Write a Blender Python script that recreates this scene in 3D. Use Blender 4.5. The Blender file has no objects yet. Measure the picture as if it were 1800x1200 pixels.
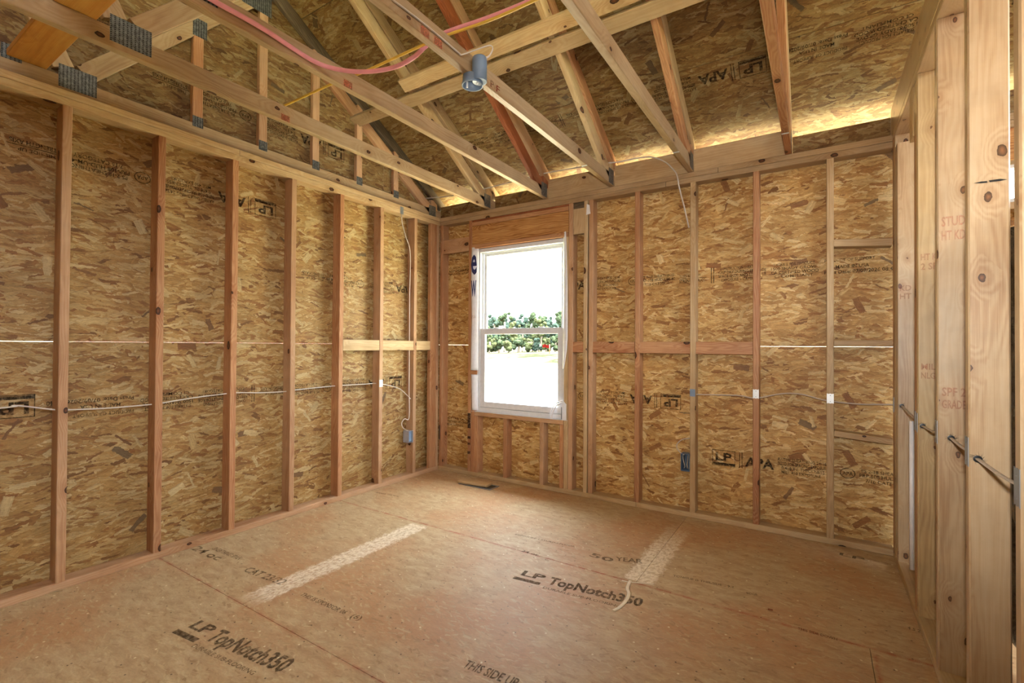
import bpy, math, random
from mathutils import Vector, Matrix, noise as mnoise
random.seed(7)
S = bpy.context.scene
COL = S.collection

# ------------------------------------------------------------------ camera
CAM_F, CAM_YAW, CAM_PITCH, CAM_ROLL = 836.8324, 0.57078, 0.009874, 0.005993
CAM_P = Vector((3.1333, -3.5504, 1.2112))
_c, _s = math.cos(CAM_YAW), math.sin(CAM_YAW)
FW = Vector((-_s*math.cos(CAM_PITCH), _c*math.cos(CAM_PITCH), math.sin(CAM_PITCH)))
_rt = Vector((_c, _s, 0)); _up = _rt.cross(FW)
RT = _rt*math.cos(CAM_ROLL) + _up*math.sin(CAM_ROLL)
UP = -_rt*math.sin(CAM_ROLL) + _up*math.cos(CAM_ROLL)
cd = bpy.data.cameras.new('camera'); cam = bpy.data.objects.new('camera', cd); COL.objects.link(cam)
cd.sensor_width = 36.0; cd.lens = CAM_F/1800*36.0; cd.clip_end = 500; cd.clip_start = .02
M = Matrix((RT, UP, -FW)).transposed().to_4x4(); M.translation = CAM_P
cam.matrix_world = M
S.camera = cam

# ------------------------------------------------------------------ light and exposure
SKY = 9.6; SUN = 64.0; FLASH = 240.0
S.view_settings.view_transform = 'Standard'; S.view_settings.look = 'None'
S.view_settings.gamma = 1.0; S.view_settings.use_curve_mapping = False
S.view_settings.exposure = -0.05
w = bpy.data.worlds.new('sky'); S.world = w; w.use_nodes = True
nt = w.node_tree; nt.nodes.clear()
o_ = nt.nodes.new('ShaderNodeOutputWorld'); b_ = nt.nodes.new('ShaderNodeBackground')
b_.inputs[0].default_value = (.92, .97, 1.03, 1)
# hazy overcast, brighter overhead than at the horizon
tc_ = nt.nodes.new('ShaderNodeTexCoord'); sx_ = nt.nodes.new('ShaderNodeSeparateXYZ'); mr_ = nt.nodes.new('ShaderNodeMapRange')
nt.links.new(tc_.outputs['Generated'], sx_.inputs[0]); nt.links.new(sx_.outputs[2], mr_.inputs[0])
mr_.inputs[1].default_value = 0; mr_.inputs[2].default_value = 1; mr_.inputs[3].default_value = SKY*.6; mr_.inputs[4].default_value = SKY*4.4
nt.links.new(mr_.outputs[0], b_.inputs[1])
nt.links.new(b_.outputs[0], o_.inputs[0])
sl = bpy.data.lights.new('sun', 'SUN'); sl.energy = SUN; sl.angle = math.radians(2.0); sl.color = (1, .96, .88)
so = bpy.data.objects.new('sun', sl); COL.objects.link(so)
so.rotation_euler = Vector((.35, .20, 1.0)).to_track_quat('Z', 'Y').to_euler()
fl = bpy.data.lights.new('camera_flash', 'SPOT'); fl.energy = FLASH; fl.shadow_soft_size = .035; fl.color = (1, .97, .92)
fl.spot_size = math.radians(106); fl.spot_blend = 1.0
fo = bpy.data.objects.new('camera_flash', fl); COL.objects.link(fo); fo.location = CAM_P + UP*.15 - FW*.03
fo.rotation_euler = (M @ Matrix.Rotation(math.radians(-14), 4, 'Y')).to_euler(); fo.scale = (1.3, .66, 1)    # the flash head throws a wide oblong beam
S.cycles.max_bounces = 8; S.cycles.diffuse_bounces = 4; S.cycles.glossy_bounces = 2; S.cycles.transparent_max_bounces = 12
S.cycles.caustics_reflective = False; S.cycles.caustics_refractive = False

# ------------------------------------------------------------------ numbers of the place
W = 3.504                 # room width; the corner post of left and back wall is the origin
Z0, Z1, Z2, Z3 = .038, 2.391, 2.429, 2.467
SLOPE = .60; RC = 2.72    # roof underside: z = RC - SLOPE*y
def roofz(y, c=RC): return c - SLOPE*y

def ray(u, v): return FW + RT*((u-900)/CAM_F) + UP*((600-v)/CAM_F)
def at(u, v, ax, val):    # the point of a picture feature on a plane of the room
    i = 'xyz'.index(ax); d = ray(u, v); return CAM_P + d*((val-CAM_P[i])/d[i])
def at_roof(u, v):
    n = Vector((0, SLOPE, 1)); d = ray(u, v); return CAM_P + d*((Vector((0, 0, RC))-CAM_P).dot(n)/d.dot(n))

# ------------------------------------------------------------------ materials
def newmat(name):
    m = bpy.data.materials.new(name); m.use_nodes = True
    nt = m.node_tree; nt.nodes.clear()
    out = nt.nodes.new('ShaderNodeOutputMaterial'); p = nt.nodes.new('ShaderNodeBsdfPrincipled')
    nt.links.new(p.outputs[0], out.inputs[0]); return m, nt, p
class G:
    def __init__(s, nt): s.nt = nt
    def n(s, t, **kw):
        x = s.nt.nodes.new(t)
        for k, v in kw.items(): setattr(x, k, v)
        return x
    def set(s, node, i, v):
        if v is None: return
        if isinstance(v, bpy.types.NodeSocket): s.nt.links.new(v, node.inputs[i])
        else: node.inputs[i].default_value = v
    def math(s, op, a, b=None, c=None, clamp=False):
        x = s.n('ShaderNodeMath', operation=op, use_clamp=clamp)
        s.set(x, 0, a); s.set(x, 1, b); s.set(x, 2, c); return x.outputs[0]
    def vec(s, op, a, b=None):
        x = s.n('ShaderNodeVectorMath', operation=op); s.set(x, 0, a); s.set(x, 1, b); return x.outputs[0]
    def mulv(s, a, v): return s.vec('MULTIPLY', a, v)
    def noise(s, v, scale, detail=2, rough=.5, dim='3D'):
        x = s.n('ShaderNodeTexNoise', noise_dimensions=dim); s.set(x, 'Vector', v); s.set(x, 'Scale', scale)
        s.set(x, 'Detail', detail); s.set(x, 'Roughness', rough); return x
    def vor(s, v, scale, feature='F1', dim='2D', rnd=1.0):
        x = s.n('ShaderNodeTexVoronoi', feature=feature, voronoi_dimensions=dim); s.set(x, 'Vector', v)
        s.set(x, 'Scale', scale); s.set(x, 'Randomness', rnd); return x
    def ramp(s, f, stops, interp='LINEAR'):
        x = s.n('ShaderNodeValToRGB'); x.color_ramp.interpolation = interp; e = x.color_ramp.elements
        while len(e) < len(stops): e.new(.5)
        for i, (p, c) in enumerate(stops): e[i].position = p; e[i].color = (*c, 1) if len(c) == 3 else c
        s.set(x, 0, f); return x.outputs[0]
    def mix(s, f, a, b, mode='MIX'):
        x = s.n('ShaderNodeMix', data_type='RGBA', blend_type=mode)
        s.set(x, 0, f); s.set(x, 6, a if isinstance(a, bpy.types.NodeSocket) else (*a, 1)); s.set(x, 7, b if isinstance(b, bpy.types.NodeSocket) else (*b, 1)); return x.outputs[2]
    def maprange(s, v, a, b, c=0, d=1):
        x = s.n('ShaderNodeMapRange'); s.set(x, 0, v); s.set(x, 1, a); s.set(x, 2, b); s.set(x, 3, c); s.set(x, 4, d); return x.outputs[0]
    def sep(s, v):
        x = s.n('ShaderNodeSeparateXYZ'); s.set(x, 0, v); return x.outputs
    def bump(s, h, strength, dist):
        x = s.n('ShaderNodeBump'); s.set(x, 'Height', h); x.inputs['Strength'].default_value = strength; x.inputs['Distance'].default_value = dist; return x.outputs[0]
    def uv(s): return s.n('ShaderNodeUVMap').outputs[0]
def srgb(r, g, b):
    f = lambda c: (c/255/12.92 if c/255 <= .04045 else ((c/255+.055)/1.055)**2.4)
    return (f(r), f(g), f(b))

def flake_layer(g, uv, prev, scale, off, L, Wd, spread, cols, thresh=-1.0, st=None):
    """one layer of wood strands, each a rectangle with its own angle, tone and grain"""
    p = g.vec('ADD', uv, off)
    warp = g.noise(p, 38, 3, .65)
    wv = g.mulv(g.vec('SUBTRACT', warp.outputs['Color'], (.5, .5, .5)), (.022, .022, 0))
    pw = g.vec('ADD', p, wv)
    if st:
        v = g.vor(g.mulv(pw, (st, 1/st, 1)), scale)
        d = g.vec('SUBTRACT', pw, g.mulv(v.outputs['Position'], (1/st, st, 1)))
    else:
        v = g.vor(pw, scale)
        d = g.vec('SUBTRACT', pw, v.outputs['Position'])
    cs = g.n('ShaderNodeSeparateColor'); g.set(cs, 0, v.outputs['Color'])
    r, gg, bb = cs.outputs[0], cs.outputs[1], cs.outputs[2]
    ang = g.math('MULTIPLY', g.math('SUBTRACT', r, .5), spread)
    rot = g.n('ShaderNodeVectorRotate', rotation_type='Z_AXIS'); g.set(rot, 'Vector', d); g.set(rot, 'Angle', ang)
    x, y, _ = g.sep(rot.outputs[0])
    wl = g.math('MULTIPLY_ADD', gg, Wd*1.5, Wd*.35)
    mx = g.math('LESS_THAN', g.math('ABSOLUTE', x), L)
    my = g.math('LESS_THAN', g.math('ABSOLUTE', y), wl)
    mask = g.math('MULTIPLY', mx, my)
    if thresh > -1: mask = g.math('MULTIPLY', mask, g.math('GREATER_THAN', bb, thresh))
    col = g.ramp(g.math('FRACT', g.math('MULTIPLY', bb, 7.3)), cols)
    gr = g.noise(g.vec('ADD', g.mulv(rot.outputs[0], (9, 170, 1)), g.mulv(v.outputs['Color'], (9, 9, 0))), 1.0, 2, .6, '2D')
    k = g.maprange(gr.outputs[0], .3, .72, .77, 1.14)
    # thin shadow painted along one long edge of each strand, for relief
    edge_shade = g.maprange(g.math('DIVIDE', y, wl), .70, 1.0, 1.0, .64)
    col = g.mix(1.0, col, g.math('MULTIPLY', k, edge_shade), 'MULTIPLY')
    return g.mix(mask, prev, col), mask, bb

def make_osb(name, dark=1.0, warm=0.0):
    m, nt, p = newmat(name); g = G(nt)
    uv0 = g.uv()
    light = [srgb(240, 210, 158), srgb(222, 186, 126), srgb(204, 160, 98), srgb(188, 142, 84), srgb(166, 110, 58), srgb(122, 76, 38)]
    stops = [(0, light[5]), (.06, light[4]), (.22, light[3]), (.5, light[2]), (.78, light[1]), (1, light[0])]
    base = g.ramp(g.noise(g.mulv(uv0, (14, 60, 1)), 1.0, 4, .65, '2D').outputs[0], [(.25, light[4]), (.5, light[2]), (.75, light[1])])
    cur = base; mh = None
    spec = [(15, .05, .010, 2.9, None), (15, .085, .009, .8, .62), (19, .04, .008, 3.2, None), (14, .08, .010, .7, .66), (14, .055, .011, 2.2, None), (17, .075, .007, 1.0, .62), (18, .07, .006, 1.1, .6)]
    for i, (sc, L, Wd, sp, st) in enumerate(spec):
        off = (3.1*i+.37, 1.7*i+.91, 0)
        cur, mask, bb = flake_layer(g, uv0, cur, sc, off, L, Wd, sp, stops, .12, st)
        h = g.math('MULTIPLY', mask, g.math('MULTIPLY_ADD', bb, .6, .4))
        mh = h if mh is None else g.math('MAXIMUM', mh, h)
    # few weathered grey and few dark brown strands
    cur, _, _ = flake_layer(g, uv0, cur, 5.5, (41.3, 17.7, 0), .05, .011, 2.6, [(0, srgb(118, 102, 80)), (.5, srgb(140, 84, 44)), (1, srgb(150, 98, 52))], .80)
    cur, _, _ = flake_layer(g, uv0, cur, 7.5, (11.3, 57.7, 0), .045, .012, 3.1, [(0, srgb(240, 214, 164)), (1, srgb(226, 192, 134))], .84)
    # dark slivers between strands and fine specks
    sl = g.noise(g.mulv(uv0, (30, 75, 1)), 1.0, 3, .7, '2D').outputs[0]
    cur = g.mix(g.maprange(sl, .66, .78, 0, .5), cur, srgb(96, 60, 32))
    sl2 = g.noise(g.mulv(uv0, (45, 160, 1)), 1.0, 4, .7, '2D').outputs[0]
    cur = g.mix(.18, cur, base)
    cur = g.mix(1.0, cur, g.maprange(sl2, .3, .7, .82, 1.12), 'MULTIPLY')
    sp_ = g.noise(uv0, 5.0, 3, .6, '2D').outputs[0]
    cur = g.mix(1.0, cur, g.maprange(sp_, .3, .7, .86, 1.10), 'MULTIPLY')
    oi = g.n('ShaderNodeObjectInfo').outputs['Random']
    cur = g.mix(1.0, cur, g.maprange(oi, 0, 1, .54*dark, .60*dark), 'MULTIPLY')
    cur = g.mix(1.0, cur, (.97, .99, .95), 'MULTIPLY')
    g.set(p, 'Base Color', cur); p.inputs['Roughness'].default_value = .55
    p.inputs['Specular IOR Level'].default_value = .3
    g.set(p, 'Normal', g.bump(mh, .35, .002))
    return m

def make_wood(name, light, mid, dark, knots=.55, rings=1.0, rough=.5, knot_scale=5.0, spec=.3, knotcol=(86, 50, 26), coat=0.0, gc=1.0):
    m, nt, p = newmat(name); g = G(nt)
    uv = g.uv(); oi = g.n('ShaderNodeObjectInfo').outputs['Random']
    off = g.n('ShaderNodeCombineXYZ'); g.set(off, 0, g.math('MULTIPLY', oi, 37.0)); g.set(off, 1, g.math('MULTIPLY', oi, 11.0))
    q = g.vec('ADD', uv, off.outputs[0])
    # knots bend the grain
    wp = g.mulv(g.vec('SUBTRACT', g.noise(q, 60, 2).outputs['Color'], (.5, .5, .5)), (.008, .008, 0))
    kv = g.vor(g.vec('ADD', g.mulv(q, (.62, 1, 1)), wp), knot_scale)
    kd = kv.outputs['Distance']; kc = g.n('ShaderNodeSeparateColor'); g.set(kc, 0, kv.outputs['Color'])
    on = g.math('GREATER_THAN', kc.outputs[0], 1-knots)
    bend = g.math('MULTIPLY', on, g.maprange(kd, 0, .35, 1, 0))
    x, y, _ = g.sep(q)
    n1 = g.noise(g.mulv(q, (1.1, 7, 1)), 1.0, 3, .55, '2D').outputs[0]
    ph = g.math('ADD', g.math('MULTIPLY', y, 55*rings), g.math('MULTIPLY', n1, 9*rings))
    ph = g.math('ADD', ph, g.math('MULTIPLY', bend, 3.5))
    ring = g.math('SINE', g.math('MULTIPLY', ph, 6.283))
    fine = g.noise(g.mulv(q, (5, 420, 1)), 1.0, 3, .7, '2D').outputs[0]
    broad = g.noise(g.mulv(q, (1.3, 9, 1)), 1.0, 2, .5, '2D').outputs[0]
    f = g.math('ADD', g.maprange(ring, -1, 1, -.11*gc, .11*gc), g.math('ADD', g.maprange(fine, .3, .7, -.12, .12), g.maprange(broad, .3, .7, .32, .72)))
    col = g.ramp(f, [(.08, dark), (.45, mid), (.85, light)])
    halo = g.math('MULTIPLY', on, g.maprange(kd, .06, .22, .55, 0))
    col = g.mix(halo, col, dark)
    size = g.math('MULTIPLY_ADD', kc.outputs[1], .06, .026)
    km = g.math('MULTIPLY', on, g.math('LESS_THAN', kd, size))
    kin = g.ramp(g.math('DIVIDE', kd, size), [(0, srgb(*[min(255, int(c*1.5)) for c in knotcol])), (.6, srgb(*knotcol)), (1, srgb(*[int(c*.55) for c in knotcol]))])
    col = g.mix(km, col, kin)
    sd = g.noise(q, 9, 4, .6).outputs[0]
    col = g.mix(1.0, col, g.maprange(sd, .3, .7, .9, 1.07), 'MULTIPLY')
    col = g.mix(1.0, col, g.maprange(g.math('FRACT', g.math('MULTIPLY', oi, 5.7)), 0, 1, .58, .67), 'MULTIPLY')
    g.set(p, 'Base Color', col); p.inputs['Roughness'].default_value = rough
    p.inputs['Specular IOR Level'].default_value = spec
    if coat: p.inputs['Coat Weight'].default_value = coat; p.inputs['Coat Roughness'].default_value = .28
    g.set(p, 'Normal', g.bump(f, .15, .0008))
    return m

OSB = make_osb('osb_wall'); OSB_BACK_LIFTED = make_osb('osb_back_lifted', 1.48); OSB_ROOF_SHADED = make_osb('osb_roof_shaded', .62)  # back sheets paler and lifted for weak flash; roof colour darkened to paint shade
FIR = make_wood('fir_reddish', srgb(224, 174, 128), srgb(204, 148, 104), srgb(172, 106, 66), .45, 1.3, gc=1.5)
PINK = make_wood('fir_pinkish', srgb(228, 188, 148), srgb(210, 164, 122), srgb(180, 126, 86), .4, 1.1)
PALE = make_wood('pine_pale', srgb(236, 208, 164), srgb(220, 186, 138), srgb(192, 150, 102), .5, .9)
CHORD = make_wood('pine_chord', srgb(216, 188, 148), srgb(200, 168, 126), srgb(176, 138, 96), .5, .8)
SPRUCE = make_wood('spruce_smooth', srgb(234, 208, 170), srgb(222, 190, 148), srgb(188, 142, 98), .72, .9, .34, 8.0, .6, (112, 72, 42), .5, gc=.8)
SPRUCE_Y = make_wood('spruce_yellow', srgb(226, 198, 150), srgb(210, 178, 126), srgb(182, 144, 98), .45, .8, .4, 7.0, .45, (110, 70, 40), .2)
REDW = make_wood('fir_dark_red', srgb(190, 118, 78), srgb(160, 88, 52), srgb(112, 54, 30), .3, 1.4)
GREYW = make_wood('weathered_wood', srgb(150, 132, 108), srgb(112, 96, 76), srgb(70, 58, 44), .3, 1.2)
ORANGE = make_wood('plywood_orange', srgb(236, 176, 92), srgb(220, 150, 70), srgb(190, 120, 50), .2, .5)
HEADER = make_wood('header_wood', srgb(232, 180, 114), srgb(210, 150, 88), srgb(160, 98, 50), .15, 1.1, gc=2.2)

def flat(name, col, rough=.5, metal=0.0, spec=.5):
    m, nt, p = newmat(name); g = G(nt)
    c = g.mix(1.0, srgb(*col), g.maprange(g.noise(g.n('ShaderNodeTexCoord').outputs['Object'], 30, 3).outputs[0], .3, .7, .93, 1.05), 'MULTIPLY')
    g.set(p, 'Base Color', c); p.inputs['Roughness'].default_value = rough; p.inputs['Metallic'].default_value = metal
    p.inputs['Specular IOR Level'].default_value = spec
    return m
VINYL = flat('white_vinyl', (206, 209, 214), .35)
WIRE = flat('white_cable_jacket', (200, 192, 182), .45)
GREYWIRE = flat('grey_cable_jacket', (186, 172, 156), .45)
PINKPEX = flat('pink_tube', (226, 152, 164), .4)
YELLOW = flat('yellow_cable', (222, 184, 78), .45)
BOXBLUE = flat('blue_grey_plastic', (112, 134, 160), .4)
BOXGREY = flat('grey_plastic', (150, 152, 160), .4)
BOXDARK = flat('dark_inside', (44, 54, 66), .6)
STEELW = flat('bright_galvanised', (226, 232, 236), .35, .2)
STEEL = flat('galvanised_steel', (150, 156, 162), .42, .75)
FILM = flat('white_flashing', (214, 216, 222), .4)
BLACK = flat('black_plastic', (26, 30, 34), .3)
RED = flat('red_paint', (70, 10, 9), .9, 0, 0)
REDMARK = flat('red_spray', (206, 72, 48), .7)
PVC = flat('white_pvc', (226, 224, 226), .35)
LIGHT_SEAL = flat('black_light_seal', (30, 30, 30), .9)
PLASTER = flat('white_residue', (220, 208, 184), .9)

def make_plate():
    m, nt, p = newmat('nail_plate_steel'); g = G(nt)
    uv = g.uv(); x, y, _ = g.sep(uv)
    w_ = g.math('MULTIPLY', g.noise(uv, 90, 2).outputs[0], .5)
    a = g.math('FRACT', g.math('ADD', g.math('MULTIPLY', x, 70), w_)); b = g.math('FRACT', g.math('ADD', g.math('MULTIPLY', y, 120), w_))
    hole = g.math('MULTIPLY', g.math('LESS_THAN', a, .42), g.math('LESS_THAN', b, .6))
    n = g.noise(uv, 60, 3).outputs[0]
    c = g.mix(hole, g.ramp(n, [(.3, srgb(74, 76, 76)), (.7, srgb(122, 124, 122))]), srgb(30, 28, 24))
    g.set(p, 'Base Color', c); p.inputs['Metallic'].default_value = .45; p.inputs['Roughness'].default_value = .45
    return m
PLATE = make_plate()

def make_ink(name, col, amount=.75):
    m = bpy.data.materials.new(name); m.use_nodes = True; nt = m.node_tree; nt.nodes.clear(); g = G(nt)
    out = g.n('ShaderNodeOutputMaterial'); d = g.n('ShaderNodeBsdfDiffuse'); t = g.n('ShaderNodeBsdfTransparent'); mx = g.n('ShaderNodeMixShader')
    d.inputs[0].default_value = (*srgb(*col), 1)
    co = g.n('ShaderNodeTexCoord').outputs['Object']
    n = g.noise(g.mulv(co, (60, 60, 60)), 1.0, 4, .75).outputs[0]
    g.set(mx, 0, g.maprange(n, .34, .54, .22, amount)); nt.links.new(t.outputs[0], mx.inputs[1]); nt.links.new(d.outputs[0], mx.inputs[2])
    nt.links.new(mx.outputs[0], out.inputs[0]); return m
INK = make_ink('stamp_ink', (48, 40, 34), .85); INK2 = make_ink('faded_ink', (96, 78, 58), .62)
INKF = make_ink('worn_floor_ink', (74, 62, 50), .66)
REDSPRAY = make_ink('red_spray_ink', (186, 78, 56), .5)
INKBLUE = flat('blue_ink', (34, 44, 96), .6); INKRED = make_ink('red_ink', (204, 108, 90), .30); MARKER = make_ink('red_marker', (120, 30, 30), .9)

def make_floor():
    m, nt, p = newmat('subfloor_tan'); g = G(nt)
    co = g.n('ShaderNodeTexCoord').outputs['Object']; x, y, z = g.sep(co)
    n1 = g.noise(co, 1.3, 3, .55).outputs[0]; n2 = g.noise(g.mulv(co, (9, 22, 1)), 1.0, 4, .65).outputs[0]
    n3 = g.noise(g.mulv(co, (60, 150, 1)), 1.0, 3, .7).outputs[0]
    base = g.ramp(n2, [(.3, srgb(178, 144, 112)), (.5, srgb(194, 162, 130)), (.72, srgb(208, 180, 148))])
    base = g.mix(g.maprange(n1, .46, .62, 0, .6), base, srgb(190, 132, 92))
    base = g.mix(1.0, base, g.maprange(n3, .3, .7, .88, 1.08), 'MULTIPLY')
    cur = base
    st = [(0, srgb(158, 120, 86)), (.3, srgb(192, 158, 124)), (1, srgb(214, 188, 154))]
    cur, _, _ = flake_layer(g, co, cur, 40, (3, 5, 0), .014, .003, 1.6, st, .35)
    cur, _, _ = flake_layer(g, co, cur, 26, (13, 9, 0), .02, .0035, 1.2, st, .5)
    cur = g.mix(.42, cur, base)
    # specks
    v = g.vor(co, 13); cs = g.n('ShaderNodeSeparateColor'); g.set(cs, 0, v.outputs['Color'])
    spk = g.math('MULTIPLY', g.math('GREATER_THAN', cs.outputs[0], .7), g.math('LESS_THAN', v.outputs['Distance'], .045))
    cur = g.mix(g.math('MULTIPLY', spk, .8), cur, srgb(70, 46, 30))
    v = g.vor(g.vec('ADD', co, (5.5, 2.2, 0)), 9); cs = g.n('ShaderNodeSeparateColor'); g.set(cs, 0, v.outputs['Color'])
    spk = g.math('MULTIPLY', g.math('GREATER_THAN', cs.outputs[0], .72), g.math('LESS_THAN', v.outputs['Distance'], .04))
    cur = g.mix(g.math('MULTIPLY', spk, .8), cur, srgb(240, 222, 190))
    cur = g.mix(1.0, cur, (.86, .93, .84), 'MULTIPLY')
    # whitish dried residue brushed along two joints
    edge = g.math('MULTIPLY', g.math('SUBTRACT', g.noise(g.mulv(co, (34, 26, 1)), 1.0, 5, .75).outputs[0], .5), .13)
    def strip(cx, hw, y0, y1, fade0, fade1):
        dx = g.math('ADD', g.math('ABSOLUTE', g.math('SUBTRACT', x, cx)), edge)
        a = g.maprange(dx, hw, hw-.025); b = g.maprange(y, y0, y0+fade0); c = g.maprange(y, y1, y1-fade1)
        return g.math('MULTIPLY', a, g.math('MULTIPLY', b, c))
    s1 = strip(.872, .082, -2.335, -1.155, .10, .03); s2 = strip(2.352, .085, -1.118, -.16, .012, .55)
    pat = g.maprange(g.noise(g.mulv(co, (55, 35, 1)), 1.0, 4, .75).outputs[0], .36, .58, .12, .95)
    sm = g.math('MULTIPLY', g.math('MAXIMUM', s1, s2), pat)
    cur = g.mix(sm, cur, srgb(232, 220, 196))
    # red chalk line snapped along the joint, rubbed
    def line(coord, c0, hw, amt):
        d = g.math('ABSOLUTE', g.math('SUBTRACT', coord, c0))
        return g.math('MULTIPLY', g.maprange(d, hw, 0), g.maprange(g.noise(co, 14, 3, .7).outputs[0], .40, .60, 0, amt))
    ln = g.math('MAXIMUM', line(y, -1.137, .016, .75), line(y, -2.347, .014, .6))
    ln = g.math('MAXIMUM', ln, g.math('MULTIPLY', line(x, 3.325, .012, .7), g.math('LESS_THAN', y, -1.13)))
    cur = g.mix(ln, cur, srgb(160, 72, 46))
    g.set(p, 'Base Color', cur); p.inputs['Roughness'].default_value = .6; p.inputs['Specular IOR Level'].default_value = .35
    g.set(p, 'Normal', g.bump(n3, .12, .001))
    return m
FLOOR = make_floor()

def make_glass():
    m = bpy.data.materials.new('window_glass'); m.use_nodes = True; nt = m.node_tree; nt.nodes.clear(); g = G(nt)
    out = g.n('ShaderNodeOutputMaterial'); t = g.n('ShaderNodeBsdfTransparent'); gl = g.n('ShaderNodeBsdfGlossy'); mx = g.n('ShaderNodeMixShader')
    t.inputs[0].default_value = (.97, .985, .98, 1); gl.inputs['Roughness'].default_value = .02
    fr = g.n('ShaderNodeFresnel'); fr.inputs[0].default_value = 1.35
    g.set(mx, 0, fr.outputs[0]); nt.links.new(t.outputs[0], mx.inputs[1]); nt.links.new(gl.outputs[0], mx.inputs[2]); nt.links.new(mx.outputs[0], out.inputs[0]); return m
GLASS = make_glass()
def make_wrap():
    m = bpy.data.materials.new('housewrap'); m.use_nodes = True; nt = m.node_tree; nt.nodes.clear(); g = G(nt)
    out = g.n('ShaderNodeOutputMaterial'); t = g.n('ShaderNodeBsdfTranslucent'); d = g.n('ShaderNodeBsdfDiffuse'); mx = g.n('ShaderNodeMixShader')
    t.inputs[0].default_value = (.75, .74, .72, 1); d.inputs[0].default_value = (.8, .8, .8, 1); mx.inputs[0].default_value = .5
    nt.links.new(t.outputs[0], mx.inputs[1]); nt.links.new(d.outputs[0], mx.inputs[2]); nt.links.new(mx.outputs[0], out.inputs[0]); return m
WRAP = make_wrap()
def make_foil():
    m, nt, p = newmat('crinkled_dark_film'); g = G(nt)
    co = g.n('ShaderNodeTexCoord').outputs['Object']
    n = g.noise(co, 28, 5, .7).outputs[0]
    g.set(p, 'Base Color', g.ramp(n, [(.35, srgb(34, 28, 22)), (.7, srgb(110, 96, 78))])); p.inputs['Roughness'].default_value = .18
    g.set(p, 'Normal', g.bump(n, 1.0, .03)); return m
FOIL = make_foil()
def make_ground():
    m, nt, p = newmat('field'); g = G(nt)
    co = g.n('ShaderNodeTexCoord').outputs['Object']
    n = g.noise(g.mulv(co, (.12, .12, .12)), 1.0, 4, .6).outputs[0]; n2 = g.noise(co, 2.0, 4, .7).outputs[0]
    c = g.ramp(n, [(.4, srgb(222, 208, 180)), (.55, srgb(196, 200, 140)), (.7, srgb(214, 200, 168))])
    c = g.mix(1.0, c, g.maprange(n2, .3, .7, .9, 1.05), 'MULTIPLY')
    x, y, z = g.sep(co)
    far = g.math('MULTIPLY', g.maprange(y, 14, 30), g.maprange(g.noise(g.mulv(co, (.3, .12, 1)), 1.0, 5, .7).outputs[0], .42, .55, .80, 1))
    c = g.mix(far, c, srgb(38, 40, 28))
    g.set(p, 'Base Color', c); p.inputs['Roughness'].default_value = 1; p.inputs['Specular IOR Level'].default_value = 0; return m
GROUND = make_ground()
def make_leaf(name, a, b):
    m, nt, p = newmat(name); g = G(nt)
    co = g.n('ShaderNodeTexCoord').outputs['Object']
    n = g.noise(co, 1.6, 5, .75).outputs[0]
    g.set(p, 'Base Color', g.ramp(n, [(.35, srgb(*a)), (.65, srgb(*b))])); p.inputs['Roughness'].default_value = 1; p.inputs['Specular IOR Level'].default_value = 0; return m
LEAF = [make_leaf('leaves_green', (34, 44, 32), (54, 62, 44)), make_leaf('leaves_bluish', (32, 44, 38), (48, 58, 50)), make_leaf('leaves_yellow_green', (48, 54, 34), (64, 68, 46))]
BARK = make_wood('bark', srgb(180, 168, 150), srgb(140, 126, 108), srgb(92, 80, 66), .1, 1.5)

# ------------------------------------------------------------------ object helpers
def link(name, me, parent=None):
    o = bpy.data.objects.new(name, me); COL.objects.link(o)
    if parent: o.parent = parent
    return o
def tag(o, label=None, cat=None, group=None, kind=None):
    if label: o['label'] = label
    if cat: o['category'] = cat
    if group: o['group'] = group
    if kind: o['kind'] = kind
    return o
def empty(name, loc=(0, 0, 0)):
    o = bpy.data.objects.new(name, None); COL.objects.link(o); o.empty_display_size = .1; return o   # frames stay at the room's origin; parts carry their own coordinates
def structure(name, label, cat='wall'):
    o = empty(name); return tag(o, label, cat, None, 'structure')
def thing(name, label, cat, group=None): return tag(empty(name), label, cat, group)

def mesh(name, verts, faces, uvs=None, mat=None, parent=None, smooth=False):
    me = bpy.data.meshes.new(name); me.from_pydata([tuple(v) for v in verts], [], faces)
    if uvs:
        l = me.uv_layers.new(name='UVMap'); k = 0
        for f in uvs:
            for c in f: l.data[k].uv = c; k += 1
    if mat: me.materials.append(mat)
    if smooth: me.polygons.foreach_set('use_smooth', [True]*len(me.polygons))
    me.update(); return link(name, me, parent)

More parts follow.
